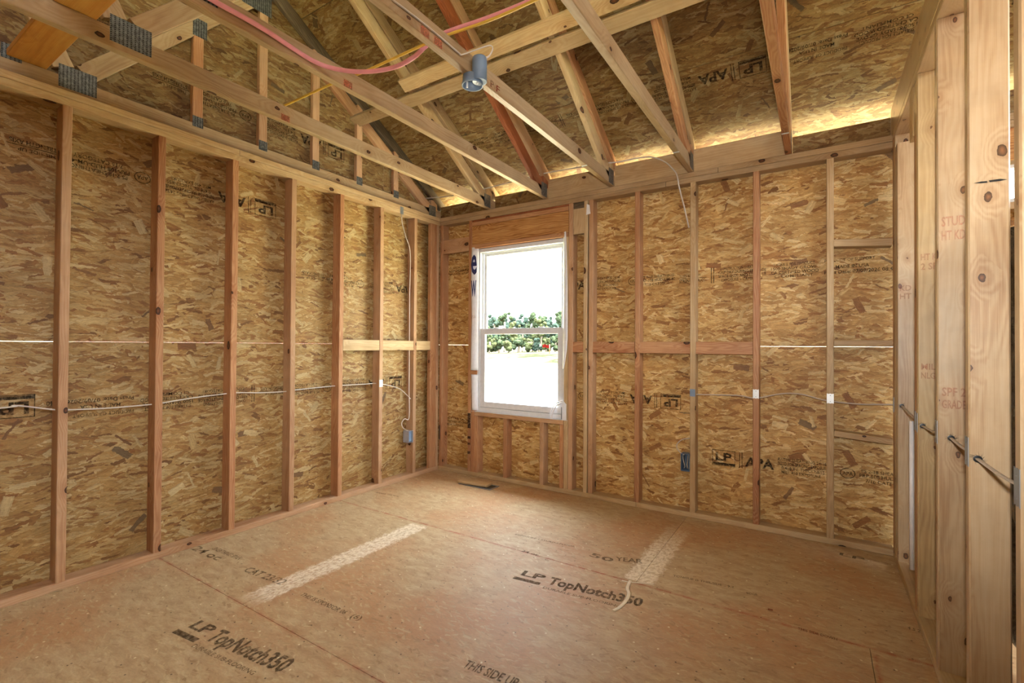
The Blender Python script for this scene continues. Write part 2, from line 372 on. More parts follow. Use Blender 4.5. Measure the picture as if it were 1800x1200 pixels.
def stick(name, parent, A, B, w, h, side, mat, r=.003, warp=0.0):
    """a length of lumber from A to B; w across `side`, h across the other way; eased edges, grain along the length"""
    A = Vector(A); B = Vector(B); d = (B-A); L = d.length; d.normalize()
    s = Vector(side); s = (s - d*s.dot(d)).normalized(); t = d.cross(s)
    a, b = w/2, h/2
    sec = [(-a+r, -b), (a-r, -b), (a, -b+r), (a, b-r), (a-r, b), (-a+r, b), (-a, b-r), (-a, -b+r)]
    nseg = 8 if warp else 1
    vs = []; ou = random.uniform(0, 40); ov = random.uniform(0, 40); ph = random.uniform(0, 6)
    for k in range(nseg+1):
        c = A + d*(L*k/nseg)
        if warp: c = c + s*(warp*math.sin(3.14*k/nseg)*math.sin(ph+k*.5))
        for (x, y) in sec: vs.append(c + s*x + t*y)
    per = [0]
    for i in range(8):
        p, q = sec[i], sec[(i+1) % 8]; per.append(per[-1]+math.hypot(p[0]-q[0], p[1]-q[1]))
    fs = []; uv = []
    for k in range(nseg):
        u0 = ou+L*k/nseg; u1 = ou+L*(k+1)/nseg
        for i in range(8):
            j = (i+1) % 8; o0 = k*8; o1 = o0+8
            fs.append((o0+i, o0+j, o1+j, o1+i)); uv.append([(u0, ov+per[i]), (u0, ov+per[i+1]), (u1, ov+per[i+1]), (u1, ov+per[i])])
    fs.append(tuple(reversed(range(8)))); uv.append([(ou+sec[i][0]*.2, ov+sec[i][1]) for i in reversed(range(8))])
    e = nseg*8; fs.append(tuple(e+i for i in range(8))); uv.append([(ou+sec[i][0]*.2, ov+sec[i][1]) for i in range(8)])
    return mesh(name, vs, fs, uv, mat, parent)

def lumber(name, parent, x0, x1, y0, y1, z0, z1, mat, axis=None, warp=0.0, r=.003):
    D = [x1-x0, y1-y0, z1-z0]
    if axis is None: axis = D.index(max(D))
    c = [(x0+x1)/2, (y0+y1)/2, (z0+z1)/2]; A = c[:]; B = c[:]; lo = (x0, y0, z0)[axis]; hi = (x1, y1, z1)[axis]; A[axis] = lo; B[axis] = hi
    o = [i for i in range(3) if i != axis]; side = [0, 0, 0]; side[o[0]] = 1
    return stick(name, parent, A, B, D[o[0]], D[o[1]], side, mat, r, warp)

def panel(name, parent, O, r, u, W_, H, th, mat, holes=None):
    """a sheet with corner O, in-plane axes r and u; holes = list of (a0,a1,b0,b1) cut right through"""
    O = Vector(O); r = Vector(r).normalized(); u = Vector(u).normalized(); n = r.cross(u)
    xs = sorted({0, W_, *[c for h in (holes or []) for c in h[:2]]}); ys = sorted({0, H, *[c for h in (holes or []) for c in h[2:]]})
    ou, ov = random.uniform(0, 50), random.uniform(0, 50)
    vs = []; fs = []; uvs = []
    def q(pts, uv): b = len(vs); vs.extend(pts); fs.append((b, b+1, b+2, b+3)); uvs.append(uv)
    def inh(a, b): return any(h[0]-1e-6 < a < h[1]+1e-6 and h[2]-1e-6 < b < h[3]+1e-6 for h in (holes or []))
    P = lambda a, b, k: O + r*a + u*b - n*(th*k)
    cells = {}
    for i in range(len(xs)-1):
        for j in range(len(ys)-1): cells[i, j] = not inh((xs[i]+xs[i+1])/2, (ys[j]+ys[j+1])/2)
    for (i, j), ok in cells.items():
        if not ok: continue
        a0, a1, b0, b1 = xs[i], xs[i+1], ys[j], ys[j+1]
        U = lambda a, b: (ou+a, ov+b)
        q([P(a0, b0, 0), P(a1, b0, 0), P(a1, b1, 0), P(a0, b1, 0)], [U(a0, b0), U(a1, b0), U(a1, b1), U(a0, b1)])
        q([P(a0, b1, 1), P(a1, b1, 1), P(a1, b0, 1), P(a0, b0, 1)], [U(a0, b1), U(a1, b1), U(a1, b0), U(a0, b0)])
        if not cells.get((i-1, j)): q([P(a0, b1, 0), P(a0, b1, 1), P(a0, b0, 1), P(a0, b0, 0)], [U(a0, b1), U(a0+.01, b1), U(a0+.01, b0), U(a0, b0)])
        if not cells.get((i+1, j)): q([P(a1, b0, 0), P(a1, b0, 1), P(a1, b1, 1), P(a1, b1, 0)], [U(a1, b0), U(a1+.01, b0), U(a1+.01, b1), U(a1, b1)])
        if not cells.get((i, j-1)): q([P(a0, b0, 0), P(a0, b0, 1), P(a1, b0, 1), P(a1, b0, 0)], [U(a0, b0), U(a0, b0+.01), U(a1, b0+.01), U(a1, b0)])
        if not cells.get((i, j+1)): q([P(a1, b1, 0), P(a1, b1, 1), P(a0, b1, 1), P(a0, b1, 0)], [U(a1, b1), U(a1, b1+.01), U(a0, b1+.01), U(a0, b1)])
    return mesh(name, vs, fs, uvs, mat, parent)

def box(name, parent, x0, x1, y0, y1, z0, z1, mat, r=.001):
    return lumber(name, parent, x0, x1, y0, y1, z0, z1, mat, None, 0, min(r, (x1-x0)/3, (y1-y0)/3, (z1-z0)/3))

def smooth_path(pts, n=8):
    P = [Vector(p) for p in pts]; out = []
    for i in range(len(P)-1):
        p0 = P[max(i-1, 0)]; p1 = P[i]; p2 = P[i+1]; p3 = P[min(i+2, len(P)-1)]
        for k in range(n):
            t = k/n; out.append(.5*((2*p1)+(p2-p0)*t+(2*p0-5*p1+4*p2-p3)*t*t+(3*p1-p0-3*p2+p3)*t**3))
    out.append(P[-1]); return out
def tube(name, parent, pts, r, mat, seg=8, smooth=True, n=8, flat_=1.0):
    P = smooth_path(pts, n) if smooth and len(pts) > 2 else [Vector(p) for p in pts]
    vs = []; fs = []; up = Vector((0, 0, 1)); prev = None
    for i, p in enumerate(P):
        t = (P[min(i+1, len(P)-1)]-P[max(i-1, 0)]).normalized()
        if prev is None:
            a = t.cross(up); a = a if a.length > .1 else t.cross(Vector((1, 0, 0)))
        else: a = prev - t*prev.dot(t)
        a.normalize(); prev = a; b = t.cross(a)
        for k in range(seg):
            an = 2*math.pi*k/seg; vs.append(p + a*(math.cos(an)*r) + b*(math.sin(an)*r*flat_))
    for i in range(len(P)-1):
        for k in range(seg): fs.append((i*seg+k, i*seg+(k+1) % seg, (i+1)*seg+(k+1) % seg, (i+1)*seg+k))
    fs.append(tuple(reversed(range(seg)))); fs.append(tuple((len(P)-1)*seg+k for k in range(seg)))
    return mesh(name, vs, fs, None, mat, parent, True)
def lathe(name, parent, c, prof, mat, seg=32, axis=(0, 0, 1)):
    c = Vector(c); z = Vector(axis).normalized(); x = z.orthogonal().normalized(); y = z.cross(x); vs = []; fs = []
    for (r, h) in prof:
        for k in range(seg): a = 2*math.pi*k/seg; vs.append(c + x*(r*math.cos(a)) + y*(r*math.sin(a)) + z*h)
    for i in range(len(prof)-1):
        for k in range(seg): fs.append((i*seg+k, i*seg+(k+1) % seg, (i+1)*seg+(k+1) % seg, (i+1)*seg+k))
    return mesh(name, vs, fs, None, mat, parent, True)

# --- printed stamps: flat lettering lying on the sheets
_tc = {}
def text_mesh(s, bold=.012):
    if (s, bold) in _tc: return _tc[s, bold]
    cu = bpy.data.curves.new('t', 'FONT'); cu.body = s; cu.size = 1.0; cu.offset = bold; cu.resolution_u = 2; cu.fill_mode = 'FRONT'
    ob = bpy.data.objects.new('t', cu); COL.objects.link(ob)
    dg = bpy.context.evaluated_depsgraph_get(); me = bpy.data.meshes.new_from_object(ob.evaluated_get(dg))
    v = [tuple(x.co) for x in me.vertices]; f = [tuple(p.vertices) for p in me.polygons]
    bpy.data.objects.remove(ob); bpy.data.curves.remove(cu); bpy.data.meshes.remove(me)
    xs = [a[0] for a in v]; x0, x1 = min(xs), max(xs)
    v = [((a[0]-x0)/(x1-x0), a[1]/.70) for a in v]     # width 1, cap height 1
    _tc[s, bold] = (v, f); return _tc[s, bold]
def stamp(parent, O, r, n, items, mat=None, name='printed_text', lift=.0012):
    """items in metres along r (reading direction) and up; ('t',x,y,w,h,text[,bold]) or ('q',x0,y0,x1,y1)"""
    O = Vector(O); r = Vector(r).normalized(); n = Vector(n).normalized(); u = n.cross(r); O = O + n*lift
    vs = []; fs = []
    for it in items:
        if it[0] == 't':
            _, x, y, w_, h, s = it[:6]; v, f = text_mesh(s, it[6] if len(it) > 6 else .012); b = len(vs)
            vs += [O + r*(x+a*w_) + u*(y+c*h) for a, c in v]; fs += [tuple(b+i for i in q) for q in f]
        elif it[0] == 'q':
            _, x0, y0, x1, y1 = it; b = len(vs); vs += [O+r*x0+u*y0, O+r*x1+u*y0, O+r*x1+u*y1, O+r*x0+u*y1]; fs.append((b, b+1, b+2, b+3))
        elif it[0] == 'ring':
            _, cx, cy, R, th = it; b = len(vs); k_ = 20
            for k in range(k_):
                a = 2*math.pi*k/k_
                for R_ in (R, R-th): vs.append(O + r*(cx+R_*1.25*math.cos(a)) + u*(cy+R_*math.sin(a)))
            for k in range(k_): a = b+2*k; c = b+2*((k+1) % k_); fs.append((a, c, c+1, a+1))
    me = bpy.data.meshes.new(name); me.from_pydata([tuple(v) for v in vs], [], fs); me.materials.append(mat or INK); me.update()
    return link(name, me, parent)
def mark(start=0.0, end=9.0):
    """the mark row of a sheathing sheet, from its boxed logo to the press date"""
    it = [(0, [('q', 0, 0, .15, .004), ('q', 0, .106, .15, .11), ('q', 0, 0, .004, .11), ('q', .146, 0, .15, .11), ('q', .004, .006, .146, .022), ('t', .022, .036, .105, .056, 'LP', .03)]),
          (.17, [('q', .175, 0, .180, .11), ('q', .190, 0, .195, .11)]),
          (.21, [('t', .212, .02, .175, .062, 'APA', .03)]),
          (.41, [('t', .41, .084, .27, .020, 'RATED SHEATHING 24/16'), ('t', .41, .056, .29, .021, 'SIZED FOR SPACING EXPOSURE 1', .02), ('t', .43, .028, .24, .021, '0.418 IN. THICKNESS'), ('t', .43, .002, .22, .019, 'MILL 450 EXPOSURE')]),
          (.74, [('ring', .79, .055, .032, .004), ('t', .762, .043, .056, .022, 'APA')]),
          (.85, [('t', .86, .07, .24, .020, 'PS 2-18 SHEATHING'), ('t', .85, .042, .26, .021, 'PRP-108 HUD-UM-40', .02), ('t', .88, .012, .21, .021, '7/16 CATEGORY')]),
          (1.13, [('t', 1.14, .055, .15, .017, 'THIS SIDE UP'), ('q', 1.13, .044, 1.33, .048), ('t', 1.14, .018, .18, .021, 'STRENGTH AXIS', .02)]),
          (1.36, [('q', 1.36, 0, 1.365, .11), ('q', 1.376, 0, 1.381, .11)]),
          (1.41, [('t', 1.42, .088, .26, .019, 'CONSTRUCTION SHEATHING'), ('t', 1.41, .062, .30, .019, 'KEEP DRY DURING STORAGE', .02), ('t', 1.41, .035, .30, .020, 'SPACE ENDS AND EDGES 1/8', .02), ('t', 1.43, .008, .26, .019, 'EXPOSURE 1 CATEGORY')]),
          (1.74, [('t', 1.75, .085, .24, .019, 'SUITABLE FOR PRODUCT'), ('t', 1.74, .06, .26, .019, '1500 SHADY GROVE', .02), ('t', 1.74, .033, .27, .020, 'CA CERTIFIED WOOD', .02), ('t', 1.76, .008, .22, .018, 'CI COMPLIANT')]),
          (2.03, [('t', 2.04, .088, .26, .018, 'PRODUCT OF SUPPORT'), ('t', 2.10, .045, .17, .020, 'MADE IN USA', .02), ('t', 2.04, .012, .36, .021, 'Press Date: 07/09/2026 08:40', .02)])]
    return [q for p, l in it if start <= p < end for q in l]

# ================================================================== FLOOR
fl_ = structure('floor', 'tan wood subfloor sheets with stamped lettering and whitish smears', 'floor')
ys = [.10, -1.137, -2.347, -3.566, -4.785, -6.004, -7.9]
for r_i in range(6):
    y1, y0 = ys[r_i], ys[r_i+1]; off = 2.346 if r_i % 2 == 0 else .872
    xs = [-.09] + [x for x in (off-2.438*2, off-2.438, off, off+2.438, off+4.876) if -.05 < x < 7.5] + [7.6]
    for a, b in zip(xs, xs[1:]):
        panel('subfloor_panel', fl_, (a+.0012, y0+.0012, 0), (1, 0, 0), (0, 1, 0), b-a-.0024, y1-y0-.0024, .018, FLOOR)
box('joint_backing', fl_, -.09, 7.6, -7.9, .10, -.05, -.0185, REDW)
def floor_text(u0, v0, u1, v1, h, s, mat=INKF, bold=.02, extra=None):
    a = at(u0, v0, 'z', 0); b = at(u1, v1, 'z', 0); L = (b-a).length
    stamp(fl_, a, b-a, (0, 0, 1), [('t', 0, 0, L, h, s, bold)] + (extra or []), mat)
def topnotch(u0, v0, u1, v1):
    a = at(u0, v0, 'z', 0); b = at(u1, v1, 'z', 0); L = (b-a).length
    it = [('t', 0, .02, .14*L/.68, .055, 'LP', .03), ('q', -.02, -.035, .13, -.008), ('t', .17*L/.68, 0, L-.17*L/.68, .075, 'TopNotch350', .035)]
    it += [('t', .17*L/.68, -.055, .42*L/.68, .020, 'DURABLE SUB-FLOORING', .01)]
    stamp(fl_, a, b-a, (0, 0, 1), it, INKF, lift=.0008)
topnotch(322, 1106, 492, 1182)
topnotch(912, 1013, 1127, 1066)
floor_text(812, 1172, 905, 1208, .045, 'THIS SIDE UP')
floor_text(526, 1046, 604, 1080, .028, 'THIS IS SPONSOR 06', INK2)
floor_text(614, 1085, 632, 1090, .03, '(6)', INK2)
floor_text(1183, 1013, 1290, 1034, .022, 'TONGUE IS THIS SIDE .. 9.2', INK2)
floor_text(1313, 1044, 1332, 1047, .022, 'EDGE', INK2)
floor_text(1402, 1106, 1472, 1126, .02, 'THIS SIDE DOWN', INK2)
floor_text(426, 1003, 492, 1028, .05, 'CAT 23/32', INK2)
floor_text(372, 965, 418, 984, .03, 'SHEATHING SPAN', INK2)
floor_text(335, 965, 380, 985, .05, '24 oc', INK2)
floor_text(1035, 977, 1075, 988, .05, '50', INK2)
floor_text(1082, 985, 1130, 990, .05, 'YEAR', INK2)
floor_text(905, 940, 1010, 962, .018, 'EXPOSURE 1 STURD-I-FLOOR', INK2)
floor_text(1475, 975, 1520, 986, .04, 'LP', INK2); floor_text(1595, 1105, 1618, 1112, .025, '4 5 2', INK2)
floor_text(660, 866, 700, 873, .02, 'PANEL GRADE', INK2)
floor_text(916, 969, 945, 977, .022, '24 oc', INK)
# a dribble of white residue crossing the joint
tr = [at(u, v, 'z', .001) for u, v in ((1108, 1020), (1103, 1033), (1106, 1043), (1100, 1056), (1088, 1068), (1078, 1073))]
tube('residue_dribble', fl_, tr, .010, PLASTER, 6, True, 6, .12)
tr = [at(u, v, 'z', .001) for u, v in ((1093, 1020), (1110, 1023), (1150, 1026))]
tube('residue_dribble', fl_, tr, .006, PLASTER, 6, True, 6, .12)

# ================================================================== LEFT WALL
wl = structure('wall_left', 'left wall of exposed studs over strand board sheathing')
LEND = -7.9
lumber('bottom_plate', wl, -.089, 0, -4.9, 0, 0, Z0, PINK, 1); lumber('bottom_plate', wl, -.089, 0, LEND, -4.903, 0, Z0, PALE, 1)
lumber('top_plate', wl, -.089, 0, -4.2, -.001, Z1, Z2, PALE, 1, .0); lumber('top_plate', wl, -.089, 0, LEND, -4.203, Z1, Z2, PALE, 1)
lumber('top_plate', wl, -.089, 0, -1.93, -.001, Z2+.001, Z3, PALE, 1); lumber('top_plate', wl, -.089, 0, LEND, -1.933, Z2+.001, Z3, PALE, 1)
LS = [.309 + .4064*k for k in range(18)]
lm = [PINK, PINK, FIR, PINK, FIR, FIR, PINK, FIR, PALE, PINK, PALE]
for k, a in enumerate(LS):
    lumber('stud', wl, -.089, 0, -a-.038, -a, Z0, Z1, lm[k % len(lm)], 2, .003 if k < 8 else 0)
lumber('corner_stud', wl, -.038, 0, -.125, -.037, Z0, Z1, FIR, 2)
lumber('corner_stud', wl, -.089, 0, -.035, -.001, Z0, Z1, PINK, 2)
for a, b in ((-1.121, -.754), (-.714, -.348), (-.308, -.126)): lumber('blocking', wl, -.040, -.002, a, b, 1.168, 1.256, PALE, 1)
SX = -.089
def left_panel(y0, y1, z0, z1): return panel('sheathing_panel', wl, (SX, y0, z0), (0, 1, 0), (0, 0, 1), y1-y0, z1-z0, .011, OSB)
lp = {}
for zi, (z0, z1) in enumerate(((-.05, 1.2190), (1.2222, 2.438))):
    xs = [.10, -.328, -2.766, -5.204, LEND] if zi == 0 else [.10, -1.547, -3.985, -6.423, LEND]
    for a, b in zip(xs, xs[1:]): lp[zi, a] = left_panel(b+.0015, a-.0015, z0, z1 + (.0022 if zi == 0 and a > -2.7 else 0))
for a, b in zip([-2.70, -2.30, -1.90, -1.49, -1.08], [-2.35, -1.94, -1.53, -1.13, -.76]):
    stamp(wl, (SX, a, 1.2175), (0, 1, 0), (1, 0, 0), [('q', 0, 0, b-a, .012)], INKRED, 'chalk_line')
# stamps on the left wall (sheets hung upside down)
def lstamp(u, v, items, parent, flip=True, mat=None):
    P = at(u, v, 'x', SX); stamp(parent, P, (0, -1 if flip else 1, 0), (1, 0, 0), items, mat)
lstamp(485, 358, mark(0, 2.2), wl)
lstamp(706, 660, mark(), wl)
lstamp(62, 692, mark(0, .5), wl)
P = at(742, 520, 'x', SX); lstamp(748, 505, mark(.2, 1.2), wl)
lstamp(750, 735, mark(0, .1), wl, False)
P = at(45, 254, 'x', SX)
# gable sheathing above the plates, up to the roof
gs = []
def gable_piece(y0, y1, zb, name='sheathing_panel'):
    vs = []; X0, X1 = SX, SX-.011
    zt0, zt1 = roofz(y0) if y0 > -3.9 else roofz(-7.8-y0), roofz(y1) if y1 > -3.9 else roofz(-7.8-y1)
    for X in (X0, X1): vs += [(X, y0, zb), (X, y1, zb), (X, y1, zt1), (X, y0, zt0)]
    ou, ov = random.uniform(0, 50), random.uniform(0, 50); uvf = [(ou+v[1], ov+v[2]) for v in vs]
    fs = [(0, 1, 2, 3), (7, 6, 5, 4), (0, 4, 5, 1), (1, 5, 6, 2), (2, 6, 7, 3), (3, 7, 4, 0)]
    return mesh(name, vs, fs, [[uvf[i] for i in f] for f in fs], OSB_ROOF_SHADED, wl)
for a, b in ((-.642, .10), (-3.08, -.645), (-3.9, -3.083), (-5.5, -3.9), (-7.9, -5.503)): gable_piece(a, b, 2.441)
lstamp(605, 262, mark(0, 1.2), wl); lstamp(345, 106, mark(.4, 2.5), wl)

# ================================================================== BACK WALL
wb = structure('wall_back', 'back wall of exposed studs with one window opening')
XE = 7.5
for a, b in ((.001, 1.975), (1.978, 3.505)): lumber('bottom_plate', wb, a, b, 0, .089, 0, Z0, PALE, 0)
for a, b in ((.001, 2.19), (2.193, 3.505)): lumber('top_plate', wb, a, b, 0, .089, Z1, Z2, CHORD, 0)
for a, b in ((-.085, 2.548), (2.551, 3.505)): lumber('top_plate', wb, a, b, .0005, .089, Z2+.001, Z3, CHORD, 0)
YS = .089
for x0, m_, wr in ((.005, FIR, .002), (1.96, FIR, .003), (2.365, PALE, .001), (2.768, FIR, 0), (3.18, PALE, 0)): lumber('stud', wb, x0, x0+.038, 0, .089, Z0, Z1, m_, 2, wr)
lumber('king_stud', wb, .362, .400, 0, .089, Z0, Z1, FIR, 2); lumber('jack_stud', wb, .402, .440, .002, .089, Z0, 2.120, FIR, 2)
lumber('king_stud', wb, 1.404, 1.442, 0, .089, Z0, Z1, PINK, 2); lumber('jack_stud', wb, 1.364, 1.402, .002, .089, Z0, 2.120, PALE, 2)
lumber('backer_stud', wb, 1.540, 1.572, 0, .089, Z0, Z1, PALE, 2, .004); lumber('backer_stud', wb, 1.580, 1.618, .006, .089, Z0, Z1, PINK, 2, .003)
for x0, x1, m_ in ((.4415, .479, FIR), (.764, .802, FIR), (1.137, 1.175, PINK), (1.325, 1.3625, FIR)): lumber('cripple_stud', wb, x0, x1, .001, .089, Z0, .562, m_, 2)
lumber('rough_sill', wb, .4415, 1.3625, 0, .089, .563, .600, PINK, 0)
lumber('header', wb, .402, 1.402, .002, .040, 2.158, 2.335, HEADER, 0); lumber('header', wb, .402, 1.402, .043, .088, 2.158, 2.335, HEADER, 0)
lumber('header_plate', wb, .402, 1.402, 0, .089, 2.336, 2.373, FIR, 0); lumber('header_plate', wb, .402, 1.402, .004, .089, 2.3735, 2.3905, REDW, 0)
lumber('header_plate', wb, .402, 1.402, -.001, .089, 2.121, 2.157, FIR, 0)
lumber('blocking', wb, 1.443, 1.539, .001, .040, 2.13, 2.338, PALE, 2); lumber('blocking', wb, 1.443, 1.539, .012, .040, 2.34, 2.389, GREYW, 0)
lumber('blocking', wb, .044, .361, .002, .040, 2.108, 2.243, PINK, 0)
for a, b in ((1.443, 1.539), (1.62, 1.959), (1.999, 2.364), (2.404, 2.767)): lumber('blocking', wb, a, b, .006, .044, 1.163, 1.251, FIR, 0)
lumber('blocking', wb, 3.219, 3.503, .004, .088, 1.224, 1.260, PALE, 0)
stick('blocking', wb, (3.219, .045, .684), (3.503, .045, .664), .084, .037, (0, 1, 0), PALE)
stick('blocking', wb, (3.219, .045, 1.862), (3.503, .045, 1.838), .084, .045, (0, 1, 0), PALE)
def back_panel(x0, x1, z0, z1, holes=None):
    return panel('sheathing_panel', wb, (x0, YS, z0), (1, 0, 0), (0, 0, 1), x1-x0, z1-z0, .011, OSB_BACK_LIFTED, holes)
HX0, HX1, HZ0, HZ1 = .442, 1.362, .602, 2.12
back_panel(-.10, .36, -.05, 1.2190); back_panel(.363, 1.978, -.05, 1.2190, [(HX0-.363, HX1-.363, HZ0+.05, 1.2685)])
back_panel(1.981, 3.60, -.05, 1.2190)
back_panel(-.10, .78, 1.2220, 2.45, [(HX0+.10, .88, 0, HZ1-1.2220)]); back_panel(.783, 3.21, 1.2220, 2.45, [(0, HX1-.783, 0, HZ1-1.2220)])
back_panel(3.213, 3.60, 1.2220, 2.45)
def bstamp(u, v, items, flip=False, mat=None):
    P = at(u, v, 'y', YS); stamp(wb, P, (-1 if flip else 1, 0, 0), (0, -1, 0), items, mat)
bstamp(1252, 816, mark(0, 1.2)); bstamp(1197, 694, mark(0, .8), True); bstamp(957, 516, mark(.2, 2.5))
bstamp(790, 486, [('t', 0, .07, .26, .018, 'CONSTRUCTION'), ('t', 0, .04, .28, .022, 'KEEP DRY DURING', .02), ('t', 0, .01, .28, .018, 'SPACE ENDS')])
bstamp(786, 748, [('t', 0, .07, .26, .018, 'PS 2-18 SHEATH'), ('t', 0, .04, .28, .022, 'PRP-108 HUD-UM', .02), ('t', 0, .01, .2, .018, '7/16 CATEG')])
# adjoining room seen through the right wall
lumber('bottom_plate', wb, 3.60, XE, 0, .089, 0, Z0, PALE, 0); lumber('top_plate', wb, 3.508, XE, 0, .089, Z1, Z2, CHORD, 0); lumber('top_plate', wb, 3.508, XE, 0, .089, Z2+.001, Z3, CHORD, 0)
for k in range(10): 
    x0 = 3.66+.4064*k
    if not 3.8 < x0 < 4.6: lumber('stud', wb, x0, x0+.038, 0, .089, Z0, Z1, PALE, 2)
for x0 in (3.85, 4.56): lumber('stud', wb, x0, x0+.038, 0, .089, Z0, Z1, PALE, 2)
lumber('header', wb, 3.89, 4.558, 0, .089, 2.215, 2.39, HEADER, 0); lumber('rough_sill', wb, 3.89, 4.558, 0, .089, 1.955, 1.993, CHORD, 0)
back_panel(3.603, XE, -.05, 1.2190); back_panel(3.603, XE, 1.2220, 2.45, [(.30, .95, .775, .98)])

# unseen walls added behind and beside to cut light from those sides
wf = structure('rear_light_block', 'unseen wall added behind the camera to cut rear light')
panel('sheathing_panel', wf, (7.6, -5.2, 0), (-1, 0, 0), (0, 0, 1), 7.69, 2.45, .011, OSB)
we = structure('side_light_block', 'unseen far wall added to close the adjoining room to light')
panel('sheathing_panel', we, (7.6, -5.2, 0), (0, 1, 0), (0, 0, 1), 5.3, 2.45, .011, OSB)

# ================================================================== RIGHT WALL
wr = structure('wall_right', 'near right wall of pale smooth studs without sheathing')
RX = W
lumber('bottom_plate', wr, RX, RX+.089, -2.10, -.001, 0, Z0, SPRUCE_Y, 1)
lumber('top_plate', wr, RX, RX+.089, -3.2, -.001, 2.430, Z3, SPRUCE, 1)
lumber('rim_board', wr, RX, RX+.038, -3.2, .085, Z3+.001, 2.645, SPRUCE, 1)
lumber('corner_stud', wr, RX, RX+.089, -.052, -.002, Z0, 2.429, PINK, 2); lumber('corner_stud', wr, RX, RX+.089, -.093, -.055, Z0, 2.429, CHORD, 2); lumber('corner_stud', wr, RX+.002, RX+.089, -.173, -.096, Z0, 2.355, SPRUCE, 2, 0)
lumber('stud', wr, RX+.001, RX+.089, -.772, -.734, Z0, 2.18, FIR, 2); lumber('stud', wr, RX+.006, RX+.089, -.732, -.694, Z0, 2.429, SPRUCE_Y, 2)
for y, m_ in ((-.816, SPRUCE_Y), (-1.231, SPRUCE), (-1.660, SPRUCE), (-2.083, SPRUCE)):
    lumber('stud', wr, RX, RX+.089, y, y+.038, Z0, 2.429, m_, 2, 0, .004)
lumber('blocking', wr, RX+.002, RX+.036, -.690, -.60, 2.2, 2.429, PALE, 2)
def rprint(y, z, w_, h, lines, mat=INKRED):
    stamp(wr, (RX+.012, y, z), (1, 0, 0), (0, -1, 0), [('t', 0, -i*h*1.5, w_, h, s, .02) for i, s in enumerate(lines)], mat, lift=.0012)
rprint(-.816, 1.60, .07, .028, ['HT KD', '2 SPF']); rprint(-1.231, 1.66, .065, .034, ['STUD', 'HT KD']); rprint(-.816, 1.12, .065, .026, ['MILL', 'NLGA']); rprint(-1.231, 1.04, .065, .03, ['SPF 2', 'GRADE']); rprint(-.173, 1.53, .05, .03, ['KD', 'HT'])
# dark split across the nearest wide stud
sm = [at(u, v, 'y', -1.6612) for u, v in ((1711, 322), (1724, 319), (1735, 318), (1736, 321), (1724, 322), (1738, 317), (1758, 314), (1771, 315), (1758, 318), (1740, 320))]
mesh('split_mark', sm, [(0, 1, 2, 3, 4), (5, 6, 7, 8, 9)], None, BLACK, wr)
# adjoining room lining film behind the studs
vs = []; fs = []; ny, nz = 40, 30
for i in range(ny+1):
    for j in range(nz+1):
        y = -3.0+2.7*i/ny; z = .06+1.62*j/nz
        vs.append((3.78+.05*mnoise.noise(Vector((y*6, z*6, 1))) + .02*mnoise.noise(Vector((y*19, z*19, 4))), y, z))
for i in range(ny):
    for j in range(nz): a = i*(nz+1)+j; fs.append((a, a+1, a+nz+2, a+nz+1))
fm = mesh('plastic_film', vs, fs, None, FOIL, None, True); tag(fm, 'dark crinkled plastic film glinting in the slit beside the nearest right studs', 'plastic film')
md = fm.modifiers.new('thick', 'SOLIDIFY'); md.thickness = .004

# ================================================================== ROOF
rf = structure('ceiling', 'sloping roof underside of strand board sheets with stamped lettering', 'roof')
sd = Vector((0, -1, SLOPE)).normalized(); cl = 1/math.sqrt(1+SLOPE*SLOPE)
def roof_panel(x0, x1, y_low, y_high):   # along x, going up from y_low to y_high (y_high < y_low)
    L = (y_low-y_high)/cl
    return panel('sheathing_panel', rf, (x0, y_low, roofz(y_low)), (1, 0, 0), sd, x1-x0, L, .011, OSB_ROOF_SHADED)
step = 1.219*cl
yl = .62; k = 0
while yl > -3.9:
    yh = max(yl-step, -3.9); off = (1.72, .50)[k % 2]
    xs = [-.60] + [off + 2.438*i for i in range(3) if off+2.438*i < 7.4] + [7.6]
    for a, b in zip(xs, xs[1:]): roof_panel(a+.0015, b-.0015, yl-.0015, yh+.0015 if yh > -3.9 else yh)
    yl = yh; k += 1
sd2 = Vector((0, -1, -SLOPE)).normalized(); Lb = 4.5/cl
panel('sheathing_panel', rf, (-.6, -3.9, roofz(-3.9)), (1, 0, 0), sd2, 8.2, Lb, .011, OSB_ROOF_SHADED)
RN = Vector((0, -SLOPE, -1)).normalized()
up_ = Vector((0, SLOPE, 1)).normalized()*.0125
panel('roof_light_seal', rf, Vector((-.61, .625, roofz(.625)))+up_, (1, 0, 0), sd, 8.22, 4.54/cl, .003, LIGHT_SEAL)  # unseen layer added to stop sun leaking through the sheet joints
panel('roof_light_seal', rf, Vector((-.61, -3.9, roofz(-3.9)+.015)), (1, 0, 0), sd2, 8.22, Lb, .003, LIGHT_SEAL)
def rstamp(u, v, items, mat=None):
    stamp(rf, at_roof(u, v), (-1, 0, 0), RN, items, mat)
rstamp(1346, 95, mark(0, 2.5)); P = at_roof(1346, 95); stamp(rf, P + Vector((2.438, 0, 0)), (-1, 0, 0), RN, mark(.7, 2.5), None)
P = at_roof(640, 4); stamp(rf, P, (-1, 0, 0), RN, mark(1.0, 2.5)); P2 = P + Vector((2.438, 0, 0)); stamp(rf, P2, (-1, 0, 0), RN, mark(0, 1.0))

